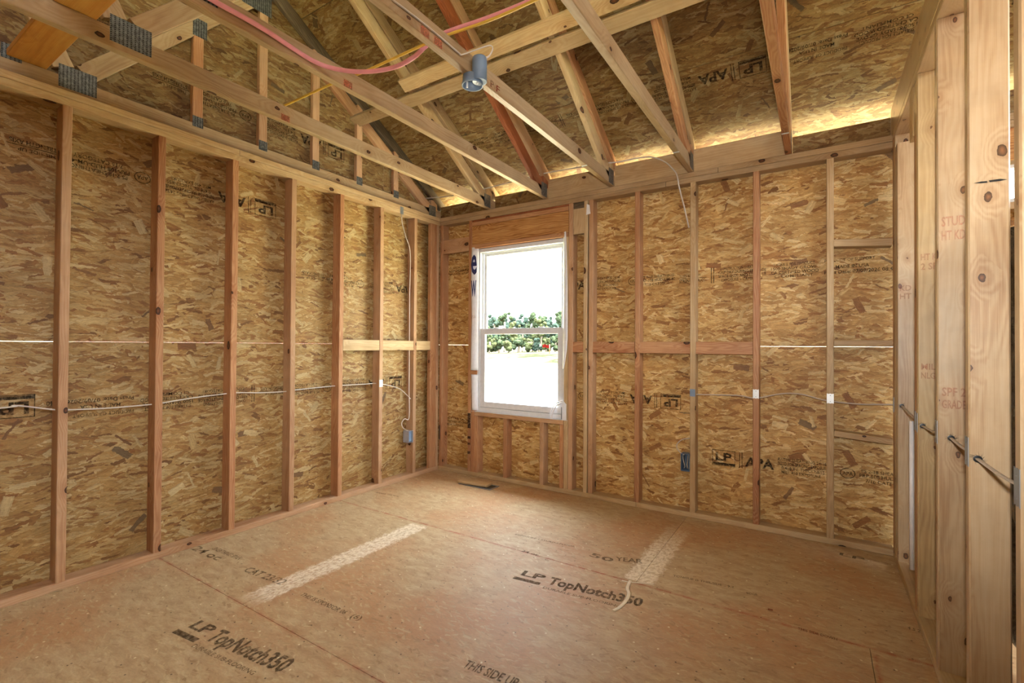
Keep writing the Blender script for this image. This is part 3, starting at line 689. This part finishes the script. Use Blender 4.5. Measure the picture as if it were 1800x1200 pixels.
# ================================================================== TRUSSES
def zin(y): return roofz(y) if y > -3.9 else roofz(-7.8-y)
def chord_plate(tr, x, y0, y1, z0, z1, name='connector_plate'):
    vs = [(x+.0012, y0, z0), (x+.0012, y1, z0), (x+.0012, y1, z1), (x+.0012, y0, z1)]
    vs += [(x, *v[1:]) for v in vs]
    fs = [(0, 1, 2, 3), (0, 4, 5, 1), (1, 5, 6, 2), (2, 6, 7, 3), (3, 7, 4, 0)]
    return mesh(name, vs, fs, [[(vs[i][1], vs[i][2]) for i in f] for f in fs], PLATE, tr)
def truss(xr, label, mats, gable=False):
    tr = thing('roof_truss', label, 'truss', 'roof trusses'); xc = xr-.019; mc, mt, ms = mats
    lumber('bottom_chord', tr, xr-.038, xr, -4.4, .088, Z3+.0005, 2.556, mc, 1, 0); lumber('bottom_chord', tr, xr-.038, xr, -7.88, -4.402, Z3+.0005, 2.556, mc, 1)
    t = .0445; off = t*math.sqrt(1+SLOPE**2)
    A = Vector((xc, .55, roofz(.55)-off)); B = Vector((xc, -3.9, roofz(-3.9)-off))
    stick('top_chord', tr, A, B, .038, .088, (1, 0, 0), mt)
    stick('top_chord', tr, (xc, -3.9, roofz(-3.9)-off), (xc, -8.3, zin(-8.3)-off), .038, .088, (1, 0, 0), mt)
    # heel slider below the top chord, slightly steeper
    s0 = Vector((xc, -.075, 2.54)); s1 = Vector((xc, -1.62, 2.54+.645*1.545))
    if gable: s1 = Vector((xc, -1.30, 2.54+.645*1.225))
    stick('heel_slider', tr, s0, s1, .038, .088, (1, 0, 0), ms)
    lumber('heel_block', tr, xr-.037, xr-.001, -.07, .02, 2.557, 2.64, ms, 2)
    def web(y0, z0, y1, z1, m=CHORD): stick('web', tr, (xc, y0, z0), (xc, y1, z1), .037, .088, (1, 0, 0), m)
    web(-2.69, 2.60, -1.80, 3.56); web(-2.77, 2.60, -3.80, 4.78); web(-5.1, 2.60, -4.0, 4.78); web(-5.1, 2.60, -6.0, 3.56)
    chord_plate(tr, xr, -2.79, -2.64, 2.497, 2.61); chord_plate(tr, xr, -.10, -.005, 2.472, 2.585)
    chord_plate(tr, xr, -1.90, -1.70, 3.47, 3.66)
    if gable:
        for y in (-.541, -.947, -1.353, -1.76, -2.166):
            lumber('gable_stud', tr, xr-.037, xr-.0005, y-.019, y+.038, 2.557, roofz(y-.02)-.11, PINK if y > -2 else FIR, 2)
            chord_plate(tr, xr, y-.02, y+.04, 2.535, 2.60)
        chord_plate(tr, xr, -2.19, -2.11, 3.09, 3.20)
        chord_plate(tr, xr, -2.99, -2.92, 2.54, 2.61)
    return tr
truss(-.051, 'gable truss with upright studs standing on the left wall top plates', (CHORD, GREYW, PINK), True)
truss(.613, 'first roof truss out from the left wall, with red mark on its bottom chord', (CHORD, CHORD, PALE))
truss(1.200, 'roof truss carrying the pink tube along its bottom chord', (CHORD, PINK, REDW))
truss(1.790, 'middle roof truss holding the round ceiling box and a white cable', (CHORD, FIR, PALE))
truss(2.385, 'roof truss to the right of the ceiling box, red paint near its visible top', (CHORD, CHORD, FIR))
truss(2.993, 'roof truss nearest the right wall, with small white tag', (FIR, CHORD, FIR))
# chord marks
def chalk(tr_x, u0, v0, u1, v1, w_=.03):
    a = at(u0, v0, 'x', tr_x+.0012); b = at(u1, v1, 'x', tr_x+.0012)
    return a, b
trs = [o for o in COL.objects if o.name.startswith('roof_truss') and o.parent is None]
stamp(trs[3], at(862, 152, 'x', 1.7902), (0, 1, 0), (1, 0, 0), [('t', 0, .0, .028, .034, 'P', .0), ('t', .036, .004, .006, .03, '/', .0), ('t', .05, .0, .03, .032, 'F', .0)], MARKER, 'handwriting')
for i, (u, v, x) in enumerate(((745, 92, 1.790), (768, 112, 1.790), (500, 210, .613), (1000, 10, 2.385), (610, 160, 1.2))):
    P = at(u, v, 'x', x); z_ = min(max(P.z, 2.475), 2.55)
    stamp(trs[(3, 3, 1, 4, 2)[i]], (x, P.y-.02, 2.4685), (0, 1, 0), (1, 0, 0), [('q', 0, 0, .05, .035)], REDSPRAY, 'red_mark')
box('id_tag', trs[5], 2.954, 2.994, -.36, -.345, 2.4655, 2.4668, STEELW, .0002)
box('id_tag', trs[4], 2.346, 2.386, -.42, -.405, 2.4655, 2.4668, STEELW, .0002)
box('id_tag', trs[3], 1.751, 1.791, -.52, -.505, 2.4655, 2.4668, STEELW, .0002)

# blocks between truss heels
xs_ = [-.051, .613, 1.200, 1.790, 2.385, 2.993, 3.504]
lab = ['strand board heel block in the left corner above the plates', 'strand board heel block between first and second open trusses, over the window', 'pale pine heel block right above the window\'s right side', 'pine heel block with two dark knots and a cable across it',
       'pine heel block with dark knot at its upper right end', 'strand board heel block in the right corner above the plates']
for i in range(6):
    a, b = xs_[i]+.001, xs_[i+1]-.039 if i < 5 else 3.503
    if i in (0, 1, 5): o = panel('heel_block_board', None, (a, .070, Z3+.001), (1, 0, 0), (0, 0, 1), b-a, .130, .011, OSB_ROOF_SHADED)
    else: o = lumber('heel_block_board', None, a, b, .022, .060, Z3+.001, 2.634, PALE, 0)
    tag(o, lab[i], 'blocking board', 'blocks between the truss heels')
panel('sheathing_panel', wb, (3.56, .070, Z3+.001), (1, 0, 0), (0, 0, 1), 3.9, .15, .011, OSB_ROOF_SHADED)

# braces nailed under the sliders
def brace(x0, x1, y, label, m_):
    z = 2.54+.645*(-.075-y) - .060
    d = Vector((0, -1, .645)).normalized()
    o = stick('lateral_brace', None, (x0, y, z), (x1, y, z), .089, .038, d, m_); tag(o, label, 'brace board', 'brace boards crossing the trusses')
brace(-.088, 3.49, -.968, 'long pale brace board across the trusses, the lower of the pair', CHORD)
brace(.570, 3.49, -1.064, 'shorter pale brace board across the trusses, the upper of the pair', PALE)
o = lumber('plank', None, -.088, 1.165, -2.972, -2.832, 2.5565, 2.585, ORANGE, 0); tag(o, 'orange toned plank lying flat on the truss chords, upper left corner', 'plank')

# ================================================================== WINDOW
wi = structure('window_1', 'white vinyl single-hung window with two sashes', 'window')
def frame(name, parent, x0, x1, z0, z1, y0, y1, wl_, wr_, wb_, wt_, mat):
    # mitred-looking frame as one mesh of four bars
    vs = []; fs = []
    def bx(a0, a1, b0, b1, c0, c1):
        b = len(vs); vs.extend([(a0, b0, c0), (a1, b0, c0), (a1, b1, c0), (a0, b1, c0), (a0, b0, c1), (a1, b0, c1), (a1, b1, c1), (a0, b1, c1)])
        fs.extend([(b, b+3, b+2, b+1), (b+4, b+5, b+6, b+7), (b, b+1, b+5, b+4), (b+1, b+2, b+6, b+5), (b+2, b+3, b+7, b+6), (b+3, b, b+4, b+7)])
    bx(x0, x0+wl_, y0, y1, z0, z1); bx(x1-wr_, x1, y0, y1, z0, z1); bx(x0+wl_, x1-wr_, y0, y1, z0, z0+wb_); bx(x0+wl_, x1-wr_, y0, y1, z1-wt_, z1)
    o = mesh(name, vs, fs, None, mat, parent); md = o.modifiers.new('b', 'BEVEL'); md.width = .002; md.segments = 2; return o
frame('window_frame', wi, .452, 1.372, .603, 2.118, .022, .105, .030, .028, .040, .035, VINYL)
frame('frame_track', wi, .482, 1.344, .643, 2.083, .060, .068, .012, .012, .010, .012, VINYL)
s1 = frame('lower_sash', wi, .484, 1.342, .645, 1.372, .030, .058, .052, .050, .052, .052, VINYL)
mesh('pane', [(.534, .045, .695), (1.294, .045, .695), (1.294, .045, 1.322), (.534, .045, 1.322)], [(0, 1, 2, 3)], None, GLASS, s1)
for x in (.66, 1.13):
    lk = lathe('sash_lock', s1, (x, .040, 1.372), [(.0, .010), (.026, .009), (.030, .004), (.031, 0)], VINYL, 20)
s2 = frame('upper_sash', wi, .494, 1.330, 1.335, 2.080, .070, .095, .030, .026, .036, .030, VINYL)
mesh('pane', [(.52, .083, 1.37), (1.31, .083, 1.37), (1.31, .083, 2.052), (.52, .083, 2.052)], [(0, 1, 2, 3)], None, GLASS, s2)
box('sill_flashing', wi, .405, 1.40, -.002, .108, .6005, .6025, FILM, .0003)
w2 = structure('window_2', 'small window of the adjoining room, seen through the slit between right studs', 'window')
frame('window_frame', w2, 3.905, 4.55, 1.998, 2.20, .03, .09, .02, .02, .02, .02, VINYL)
mesh('pane', [(3.92, .06, 2.01), (4.54, .06, 2.01), (4.54, .06, 2.19), (3.92, .06, 2.19)], [(0, 1, 2, 3)], None, GLASS, w2)

# flashing film left of the window, with big blue letters
fw_ = thing('flashing_film', 'white flashing film with blue letters along the window left side', 'flashing film')
def film(parent, pts_l, pts_r, name='film'):
    """a strip between two edge curves, (x,y,z) lists"""
    a = smooth_path(pts_l, 5); b = smooth_path(pts_r, 5); n = len(a); vs = []; fs = []
    for p, q in zip(a, b):
        for k in range(7):
            t = k/6; v = p.lerp(q, t); bump = -.008*math.sin(t*math.pi) ; vs.append((v.x, v.y+bump+.0015*mnoise.noise(v*40), v.z))
    for i in range(n-1):
        for k in range(6): c = i*7+k; fs.append((c, c+1, c+8, c+7))
    o = mesh(name, vs, fs, None, FILM, parent, True); md = o.modifiers.new('s', 'SOLIDIFY'); md.thickness = .0012; md.offset = 1; return o
film(fw_, [(.400, -.004, 2.135), (.396, -.005, 1.8), (.404, -.004, 1.5), (.399, -.005, 1.2), (.398, -.004, .985)], [(.470, .018, 2.13), (.470, .018, 1.8), (.470, .018, 1.5), (.470, .018, 1.2), (.470, .018, .985)])
film(fw_, [(.405, -.004, .945), (.408, -.004, .8), (.415, -.003, .612)], [(.470, .018, .945), (.470, .018, .8), (.470, .018, .612)])
box('tape_strip', fw_, .396, .47, -.001, .004, .948, .982, FIR, .0004)
stamp(fw_, (.404, -.014, 1.885), (1, 0, 0), (0, -1, 0), [('t', 0, 0, .066, .26, 'e', .02)], INKBLUE, 'printed_text')
stamp(fw_, (.404, -.014, 1.68), (1, 0, 0), (0, -1, 0), [('t', 0, 0, .062, .14, 'W', .03)], INKBLUE, 'printed_text')
stamp(fw_, (.402, -.014, 1.47), (1, 0, 0), (0, -1, 0), [('t', 0, 0, .06, .026, 'USA', .02)], INKRED, 'printed_text')
fr_ = thing('flashing_tape', 'white flashing tape lapping the window right side, wavy edge', 'flashing tape')
film(fr_, [(1.345, .020, 2.16), (1.345, .018, 1.9), (1.345, .018, 1.5), (1.345, .018, 1.2), (1.345, .018, 1.02)], [(1.380, -.004, 2.165), (1.392, -.004, 1.9), (1.398, -.004, 1.5), (1.396, -.004, 1.22), (1.368, -.002, 1.03)])
fc = thing('loose_flap', 'loose white flap and looped strip at the window lower right corner', 'plastic flap')
vs = [(1.352, -.006, .60), (1.392, -.006, .605), (1.392, -.006, .735), (1.362, -.010, .765), (1.335, -.010, .745), (1.352, -.006, .70)]
o = mesh('flap', vs, [(0, 1, 2, 3, 4, 5)], None, FILM, fc); md = o.modifiers.new('s', 'SOLIDIFY'); md.thickness = .003
tube('looped_strip', fc, [(1.355, -.012, .75), (1.31, -.022, .72), (1.275, -.028, .66), (1.268, -.022, .61)], .006, FILM, 8)
tube('looped_strip', fc, [(1.36, -.012, .765), (1.30, -.030, .73), (1.262, -.036, .66), (1.258, -.024, .606)], .005, FILM, 8)
o = box('dark_gap', fc, 1.346, 1.3515, -.007, -.002, .61, .71, BLACK, .0005)
# paper tag at top right of the window bay
o = mesh('paper_scrap', [(1.560, -.003, 2.275), (1.597, -.003, 2.28), (1.590, -.006, 2.35), (1.566, -.004, 2.362)] + [(1.560, -.001, 2.275), (1.597, -.001, 2.28), (1.590, -.004, 2.35), (1.566, -.002, 2.362)],
         [(0, 1, 2, 3), (7, 6, 5, 4), (0, 4, 5, 1), (1, 5, 6, 2), (2, 6, 7, 3), (3, 7, 4, 0)], None, FILM); tag(o, 'small white paper scrap stapled to the double stud right of the window', 'paper scrap')
# black stencil strokes on the jack stud left of the window
stamp(wb, (.3628, -.0008, .385), (0, 0, 1), (0, -1, 0), [], INK) if False else None
for z0, z1 in ((.44, .58), (.34, .365), (.285, .305), (.20, .225)):
    stamp(wb, (.364, 0, z0), (1, 0, 0), (0, -1, 0), [('q', 0, 0, .034, z1-z0)], INK, 'stencil_mark')
o = mesh('black_mark', [(.010, -.0012, .30), (.022, -.0012, .29), (.024, -.0012, .43), (.012, -.0012, .44)], [(0, 1, 2, 3)], None, BLACK, wb)

# house wrap outside the sheathing
hw = panel('house_wrap', None, (-.5, .125, -.3), (1, 0, 0), (0, 0, 1), 8.0, 2.72, .001, WRAP, [(.94, 1.872, .90, 2.42), (4.40, 5.05, 2.29, 2.5)])
tag(hw, 'pale house wrap outside the back wall, glowing through the sheathing joint', 'house wrap')
hw2 = panel('house_wrap', None, (-.125, LEND, -.3), (0, 1, 0), (0, 0, 1), -LEND+.12, 2.72, .001, WRAP); tag(hw2, 'pale house wrap outside the left wall, glowing through the sheathing joint', 'house wrap')

# ================================================================== ELECTRICAL
def T(*p): return [Vector(q) for q in p]
# round ceiling box on the middle truss
cb = thing('ceiling_box', 'round blue-grey ceiling box under the middle truss chord', 'electrical box')
cx, cy = 1.812, -1.806
lathe('box_body', cb, (cx+.014, cy+.002, 0), [(.0, 2.535), (.031, 2.535), (.034, 2.53), (.034, 2.424), (.031, 2.424), (.0, 2.43)], BOXBLUE, 32)
lathe('box_cup', cb, (cx-.026, cy, 0), [(.0, 2.464), (.030, 2.464), (.044, 2.460), (.046, 2.430), (.049, 2.424), (.049, 2.416), (.045, 2.416), (.042, 2.424), (.040, 2.452), (.0, 2.456)], BOXBLUE, 36)
for dx in (-.03, .03): lathe('screw_boss', cb, (cx-.026+dx, cy, 0), [(.0, 2.418), (.005, 2.418), (.005, 2.45)], STEELW, 12)
wc = [at(690, 0, 'x', 1.796), at(730, 30, 'x', 1.796), at(770, 62, 'x', 1.796), at(806, 93, 'x', 1.797), at(812, 96, 'x', 1.80), at(835, 88, 'x', 1.835), at(860, 80, 'x', 1.86), at(866, 86, 'x', 1.87), at(858, 100, 'x', 1.855), Vector((cx+.018, cy-.005, 2.532))]
o = tube('cable', None, wc, .005, WIRE, 8, True, 8, .6); tag(o, 'white cable along the middle truss looping into the ceiling box', 'cable')
# pink tube and yellow cable lying over the chords
pk = [at(340, -20, 'x', 1.21), at(380, 4, 'x', 1.212), at(460, 49, 'x', 1.212), at(545, 104, 'x', 1.213), at(590, 121, 'x', 1.26), at(640, 126, 'x', 1.37), at(690, 119, 'x', 1.50), at(725, 102, 'x', 1.63), at(750, 80, 'z', 2.582), at(780, 59, 'z', 2.588), at(860, 31, 'z', 2.588), at(945, -4, 'z', 2.588), at(1020, -44, 'z', 2.588)]
o = tube('tube', None, pk, .010, PINKPEX, 10); tag(o, 'pink flexible tube sagging between the truss chords', 'tube')
yl_ = [at(u, v, 'z', 2.562) for u, v in ((470, 196), (494, 188), (580, 149), (640, 126), (735, 83), (785, 62), (865, 34), (950, -4), (1020, -36))]
o = tube('cable', None, yl_, .006, YELLOW, 8); tag(o, 'yellow flat cable stretched across the truss chords beside the pink tube', 'cable')
# cable running along the top plates of the back wall
c1 = [at(u, v, 'y', y) for u, v, y in ((716, 351, -.12), (765, 347, -.10), (800, 343, -.09), (850, 332, -.08), (905, 318, -.07), (955, 305, -.06), (1000, 297, -.06), (1050, 289, -.07), (1090, 284, -.06), (1120, 278, -.04), (1145, 276, -.03), (1168, 284, -.02), (1182, 296, -.01), (1190, 308, -.006), (1194, 330, -.004), (1203, 365, .01), (1211, 400, .03))]
o = tube('cable', None, c1, .0052, WIRE); tag(o, 'grey-white cable running along the truss heels then down past the back top plate', 'cable')
# left wall: horizontal run bored through the studs
c2 = [Vector((-.045, -3.6, .90))] + [at(u, v, 'x', -.045) for u, v in ((0, 717), (20, 713), (45, 714), (97, 720), (123, 720), (190, 717), (262, 711), (285, 708), (340, 699), (396, 692), (417, 690), (460, 690), (500, 688), (520, 685), (590, 678))] + [at(640, 675, 'x', -.04), at(665, 674, 'x', -.04), at(700, 682, 'x', -.035), at(717, 696, 'x', -.03), Vector((-.025, -.356, .72))]
o = tube('cable', None, c2, .0036, WIRE); tag(o, 'white cable bored level through the left wall studs', 'cable')
c3 = [at(706, 372, 'x', -.01), at(707, 392, 'x', -.015), at(713, 415, 'x', -.018), at(721, 445, 'x', -.02), at(720, 520, 'x', -.02), at(719.5, 600, 'x', -.02), at(719, 680, 'x', -.02), at(719, 733, 'x', -.02), at(711, 736, 'x', -.01), at(706, 744, 'x', 0), at(709, 752, 'x', -.01), at(717, 757, 'x', -.02)]
o = tube('cable', None, c3, .004, WIRE); tag(o, 'white cable dropping down the last open left wall stud to the outlet box', 'cable')
def outlet(label, x0, x1, y0, y1, z0, z1, open_axis, mat):
    t = thing('outlet_box', label, 'outlet box', None)
    vs = []; fs = []
    th = .003
    if open_axis == 'x': box('box_back', t, x0, x0+th, y0, y1, z0, z1, mat)
    else: box('box_back', t, x0, x1, y1-th, y1, z0, z1, BOXDARK)
    if open_axis == 'x':
        box('box_side', t, x0, x1, y0, y0+th, z0, z1, mat); box('box_side', t, x0, x1, y1-th, y1, z0, z1, mat)
        box('box_bottom', t, x0, x1, y0+th, y1-th, z0, z0+th, mat); box('box_top', t, x0, x1, y0+th, y1-th, z1-th, z1, mat)
    else:
        box('box_side', t, x0, x0+th, y0, y1, z0, z1, mat); box('box_side', t, x1-th, x1, y0, y1, z0, z1, mat)
        box('box_bottom', t, x0+th, x1-th, y0, y1, z0, z0+th, mat); box('box_top', t, x0+th, x1-th, y0, y1, z1-th, z1, mat)
    return t
ob1 = outlet('grey outlet box on the left wall stud nearest the corner', -.068, .006, -.405, -.3485, .325, .432, 'x', BOXGREY)
box('wiring_cavity', ob1, -.060, -.010, -.400, -.353, .332, .425, BOXBLUE)
ob2 = outlet('blue-grey outlet box low on the back wall, dark inside', 2.304, 2.3635, -.006, .062, .325, .448, 'y', BOXBLUE)
for k in range(4): tube('wire', ob2, [(2.312+.012*k, .03, .44), (2.318+.010*k, .004, .41-.01*k), (2.330+.006*k, .008, .36), (2.322+.009*k, .02, .34)], .0022, (WIRE, BOXDARK, BOXBLUE, GREYWIRE)[k], 6)
c4 = [at(1212, 770, 'y', .03), at(1200, 772, 'y', .02), at(1191, 779, 'y', .01), at(1190, 787, 'y', .01), at(1196, 795, 'y', .01), at(1203, 799, 'y', .015)]
o = tube('cable', None, c4, .004, GREYWIRE); tag(o, 'short looped grey cable entering the back wall outlet box', 'cable')
c5 = [Vector((2.384, .045, .873))] + [at(u, v, 'y', .03) for u, v in ((1226, 693), (1272, 694), (1300, 695), (1322, 699), (1340, 698), (1365, 693), (1390, 691), (1415, 694), (1440, 701), (1455, 704), (1470, 706), (1510, 710), (1568, 711))] + [Vector((3.56, .02, .87))]
o = tube('cable', None, c5, .0048, GREYWIRE); tag(o, 'grey cable running level through the back wall studs', 'cable')
# protection plates on stud faces
def nplate(label, wall, a0, a1, z0, z1, mat=STEELW):
    t = thing('nail_plate', label, 'nail plate', 'steel nail plates on the studs')
    n = 5; vs = []; fs = []
    outline = []
    for k in range(n): a = a0+(a1-a0)*k/(n-1); outline.append((a, z0+(.003 if k % 2 else 0)))
    for k in range(n): a = a1-(a1-a0)*k/(n-1); outline.append((a, z1-(.003 if k % 2 else 0)))
    N = len(outline)
    for d in (.0, .0016):
        for a, z in outline:
            if wall == 'back': vs.append((a, -.0003-d, z))
            elif wall == 'left': vs.append((.0003+d, a, z))
            else: vs.append((RX-.0003-d, a, z))
    fs = [tuple(range(N)), tuple(reversed(range(N, 2*N)))] + [(i, (i+1) % N, N+(i+1) % N, N+i) for i in range(N)]
    mesh('plate', vs, fs, None, mat, t)
    for zz in (z0+(z1-z0)*.2, z0+(z1-z0)*.8):
        am = (a0+a1)/2; c = {'back': (am, -.002, zz), 'left': (.002, am, zz), 'right': (RX-.002, am, zz)}[wall]; ax = {'back': (0, -1, 0), 'left': (1, 0, 0), 'right': (-1, 0, 0)}[wall]
        lathe('nail_head', t, c, [(.0, .0012), (.0022, .001), (.0026, 0)], STEEL, 8, ax)
nplate('bright nail plate on the reddish back stud, middle of the three back wall plates', 'back', 2.769, 2.805, .872, .934)
nplate('bright nail plate on the pale back stud nearest the right wall', 'back', 3.181, 3.217, .868, .930)
nplate('grey nail plate on the pale back stud above the outlet box', 'back', 2.366, 2.402, .860, .915, BOXBLUE)
nplate('bright nail plate on the left wall stud before the outlet stud', 'left', -.752, -.716, .858, .918)
for y, z, l in ((-2.082, .865, 'long steel nail plate on the right wall stud at the picture edge'), (-1.661, .868, 'steel nail plate on the wide nearest right wall stud'), (-1.232, .862, 'steel nail plate on the right wall stud with many knots'), (-.816, .842, 'steel nail plate on the yellowish right wall stud'), (-.772, .845, 'steel nail plate on the reddish stud behind the yellowish right stud'), (-.052, .845, 'steel nail plate on the right wall corner stud')):
    nplate(l, 'right', y+.001, y+.037, z, z+.085, STEEL)
nplate('grey plate bridging the left wall top plates near the corner', 'left', -.53, -.49, 2.385, 2.455, STEEL)
# flat cables crossing right wall bays and their bored holes
def rc(y0, x0, z0, y1, z1, label):
    t = thing('bay_cable', label, 'cable', 'cables crossing the right wall bays')
    tube('cable_run', t, [(x0, y0+.03, z0+.002), (x0, y0-.004, z0), (x0*.5+(RX+.012)*.5, y0*.5+y1*.5, (z0+z1)/2-.004), (RX+.012, y1+.04, z1)], .0065, GREYWIRE, 8, True, 6, .45)
    hp = []
    lathe('bored_hole', t, (x0, y0-.0005, z0), [(0, 0), (.009, .0003), (.0105, .0)], BLACK, 20, (0, -1, 0))
    vs = []; fs = []
    for k in range(26):
        a = random.uniform(0, 6.28); r0 = .011; r1 = r0+random.uniform(.004, .013)
        c = Vector((x0+math.cos(a)*r0, y0-.001, z0+math.sin(a)*r0)); e = Vector((x0+math.cos(a+.3)*r1, y0-.004-random.random()*.004, z0+math.sin(a+.3)*r1)); s_ = Vector((-math.sin(a), 0, math.cos(a)))*.0007
        b = len(vs); vs += [c-s_, c+s_, e]; fs.append((b, b+1, b+2))
    mesh('splinters', vs, fs, None, GREYW, t)['kind'] = 'stuff'
rc(-1.660, 3.523, .893, -2.083, .905, 'grey flat cable leaving a splintered hole in the nearest wide right stud')
rc(-1.231, 3.541, .887, -1.660, .905, 'grey flat cable leaving the hole in the knotty right wall stud')
rc(-.816, 3.521, .872, -1.231, .900, 'grey flat cable leaving the hole in the yellowish right wall stud')
rc(-.173, 3.524, .895, -.772, .885, 'grey flat cable leaving the right wall corner studs')
o = tube('pipe', None, [(3.516, -.560, .145), (3.516, -.560, .86)], .0095, PVC, 14, False); tag(o, 'thin white plastic pipe standing in the right wall bay near the corner', 'pipe')

# ================================================================== FLOOR THINGS
dv = thing('floor_duct', 'dark sheet-metal duct opening in the floor below the window', 'floor duct')
for nm, q in (('duct_rim', (.478, .82, -.275, -.262)), ('duct_rim', (.478, .82, -.150, -.137)), ('duct_rim', (.478, .491, -.262, -.150)), ('duct_rim', (.807, .82, -.262, -.150))): box(nm, dv, q[0], q[1], q[2], q[3], .0004, .005, STEEL, .0005)
mesh('duct_inside', [(.485, -.268, .0016), (.81, -.268, .0016), (.81, -.142, .0016), (.485, -.142, .0016)], [(0, 1, 2, 3)], None, BLACK, dv)
o = stick('scrap_board', None, (.462, -.222, .0155), (.755, -.196, .0155), .095, .019, (0, 1, 0), PALE); tag(o, 'short pale scrap board lying across the floor duct', 'scrap wood')
def chip(u, v, sx, sy, ang, label, mat=PALE):
    P = at(u, v, 'z', 0); d = Vector((math.cos(ang), math.sin(ang), 0))
    o = stick('wood_chip', None, P + Vector((0, 0, .003)) - d*sx/2, P + Vector((0, 0, .003)) + d*sx/2, sy, .004, (-d.y, d.x, 0), mat, .0008); tag(o, label, 'wood chip', 'wood chips on the floor')
chip(1454, 1030, .022, .006, .6, 'tiny pale curl on the dark right part of the floor')
chip(98, 1040, .05, .016, 1.2, 'splintered chips against the left bottom plate beside the first stud')
chip(1354, 1072, .02, .007, .2, 'small dark chip right of the printed floor joint', REDW)

# ================================================================== OUTDOORS
vs = []; fs = []; N = 60
def gz(x, y):
    d = math.hypot(x-3, y+3.5); t = min(max((d-18)/50, 0), 1); t = t*t*(3-2*t)
    side = min(max((x+48)/46, 0), 1)
    return -.55 + t*(.55+1.25*side) + .12*mnoise.noise(Vector((x*.08, y*.08, 0)))*t
for i in range(N+1):
    for j in range(N+1): x = -150+300*i/N; y = -100+250*j/N; vs.append((x, y, gz(x, y)))
for i in range(N):
    for j in range(N): a = i*(N+1)+j; fs.append((a, a+N+1, a+N+2, a+1))
gr = mesh('ground', vs, fs, None, GROUND, None, True); tag(gr, 'sunlit bleached field rising beyond the window', 'field', None, 'structure')
def ground_at(u, dist):
    d = ray(u, 608); h = Vector((d.x, d.y, 0)).normalized(); P = CAM_P + h*dist; return Vector((P.x, P.y, gz(P.x, P.y)))
labs = ['far left tree behind the field, against the sash stile', 'second tree from the left in the far tree line', 'third tree from the left in the far tree line', 'tree left of centre in the tree line, slightly taller', 'pale yellow-green tree near the middle of the tree line',
        'bluish tree right of the middle of the tree line', 'tree in the right half of the tree line', 'round topped tree left of the red marker', 'tree directly behind the red marker', 'rightmost tree seen through the window']
bt = []
def tree(u, dist, top_v, wpx, m_, label):
    t = thing('tree', label, 'tree', 'far tree line'); P = ground_at(u, dist); top = CAM_P.z + (608-top_v)/CAM_F*dist*.93; H = top-P.z; R = wpx/CAM_F*dist*.5
    tube('trunk', t, [P, P+Vector((.1, 0, H*.5)), P+Vector((0, .1, H*.7))], .13, BARK, 7)
    vs = []; fs = []
    import bmesh
    bm = bmesh.new()
    for k in range(18):
        a = random.uniform(0, 6.28); rr = R*random.uniform(.1, .9); zc = H*random.uniform(.22, .92); r_ = R*random.uniform(.24, .42)*(1.2-zc/H*.5)
        mt = Matrix.Translation(P+Vector((math.cos(a)*rr, math.sin(a)*rr, zc)))
        r0 = bmesh.ops.create_icosphere(bm, subdivisions=3, radius=r_, matrix=mt)
        c = P+Vector((math.cos(a)*rr, math.sin(a)*rr, zc))
        for v in r0['verts']:
            dlt = (v.co-c); v.co = c + dlt*(1+.35*mnoise.noise(v.co*1.3)+.4*mnoise.noise(v.co*4.7)); 
            if v.co.z > P.z+H: v.co.z = P.z+H-random.random()*.3
    me = bpy.data.meshes.new('crown'); bm.to_mesh(me); bm.free(); me.materials.append(m_); link('crown', me, t)
spec = [(852, 554, 28, 0), (868, 545, 28, 1), (886, 538, 30, 0), (903, 552, 28, 2), (918, 544, 28, 1), (936, 538, 30, 0), (951, 550, 28, 2), (966, 542, 30, 1), (984, 538, 32, 0), (1002, 540, 28, 1)]
for i, (u, tv, wp, mi) in enumerate(spec): tree(u, 66+4*(i % 3), tv, wp, LEAF[mi], labs[i])
tree(832, 70, 556, 30, LEAF[0], 'tree hidden mostly behind the window frame left side'); 
for i, (u, mi) in enumerate(((860, 2), (877, 0), (894, 2), (911, 0), (928, 2), (944, 1), (960, 2), (976, 0), (992, 2))):
    tree(u, 60, 592 if mi else 586, 24, LEAF[mi], 'low shrub in front of the far trees, number %s from the left' % ['first', 'second', 'third', 'fourth', 'fifth', 'sixth', 'seventh', 'eighth', 'ninth'][i])
for i, (u, tv) in enumerate(((858, 556), (876, 550), (895, 552), (913, 550), (930, 552), (947, 548), (964, 552), (980, 548), (997, 550))):
    tree(u, 92, tv, 34, LEAF[(1, 0)[i % 2]], '%s tree of the row behind the front tree line' % ['leftmost', 'second', 'third', 'fourth', 'middle', 'sixth', 'seventh', 'eighth', 'rightmost'][i])
def stake(u, vb, vt, r, mat, label, name='stake'):
    dist = 24; P = ground_at(u, dist); d = (CAM_P.z-P.z)
    top = CAM_P.z + (608-vt)/CAM_F*dist*.95
    o = tube(name, None, [P, Vector((P.x, P.y, top))], r, mat, 6, False); tag(o, label, 'stake', 'stakes in the field')
stake(875, 655, 624, .02, GREYW, 'thin grey stake in the field, left in the lower pane'); stake(958, 672, 650, .014, GREYW, 'faint thin stake in the field, right in the lower pane')
fg = thing('marker_flag', 'red flag on a short post in front of the far trees', 'flag')
P = ground_at(966, 52); tube('post', fg, [P, P+Vector((0, 0, 1.0))], .05, REDW, 8, False)
vs = [P+RT*(-.75+.14*i)+Vector((0, .06*math.sin(i*1.4), .62+.34*j+.05*math.sin(i))) for i in range(6) for j in range(2)]
o = mesh('cloth', vs, [(2*i, 2*i+2, 2*i+3, 2*i+1) for i in range(5)], None, RED, fg); md = o.modifiers.new('s', 'SOLIDIFY'); md.thickness = .02
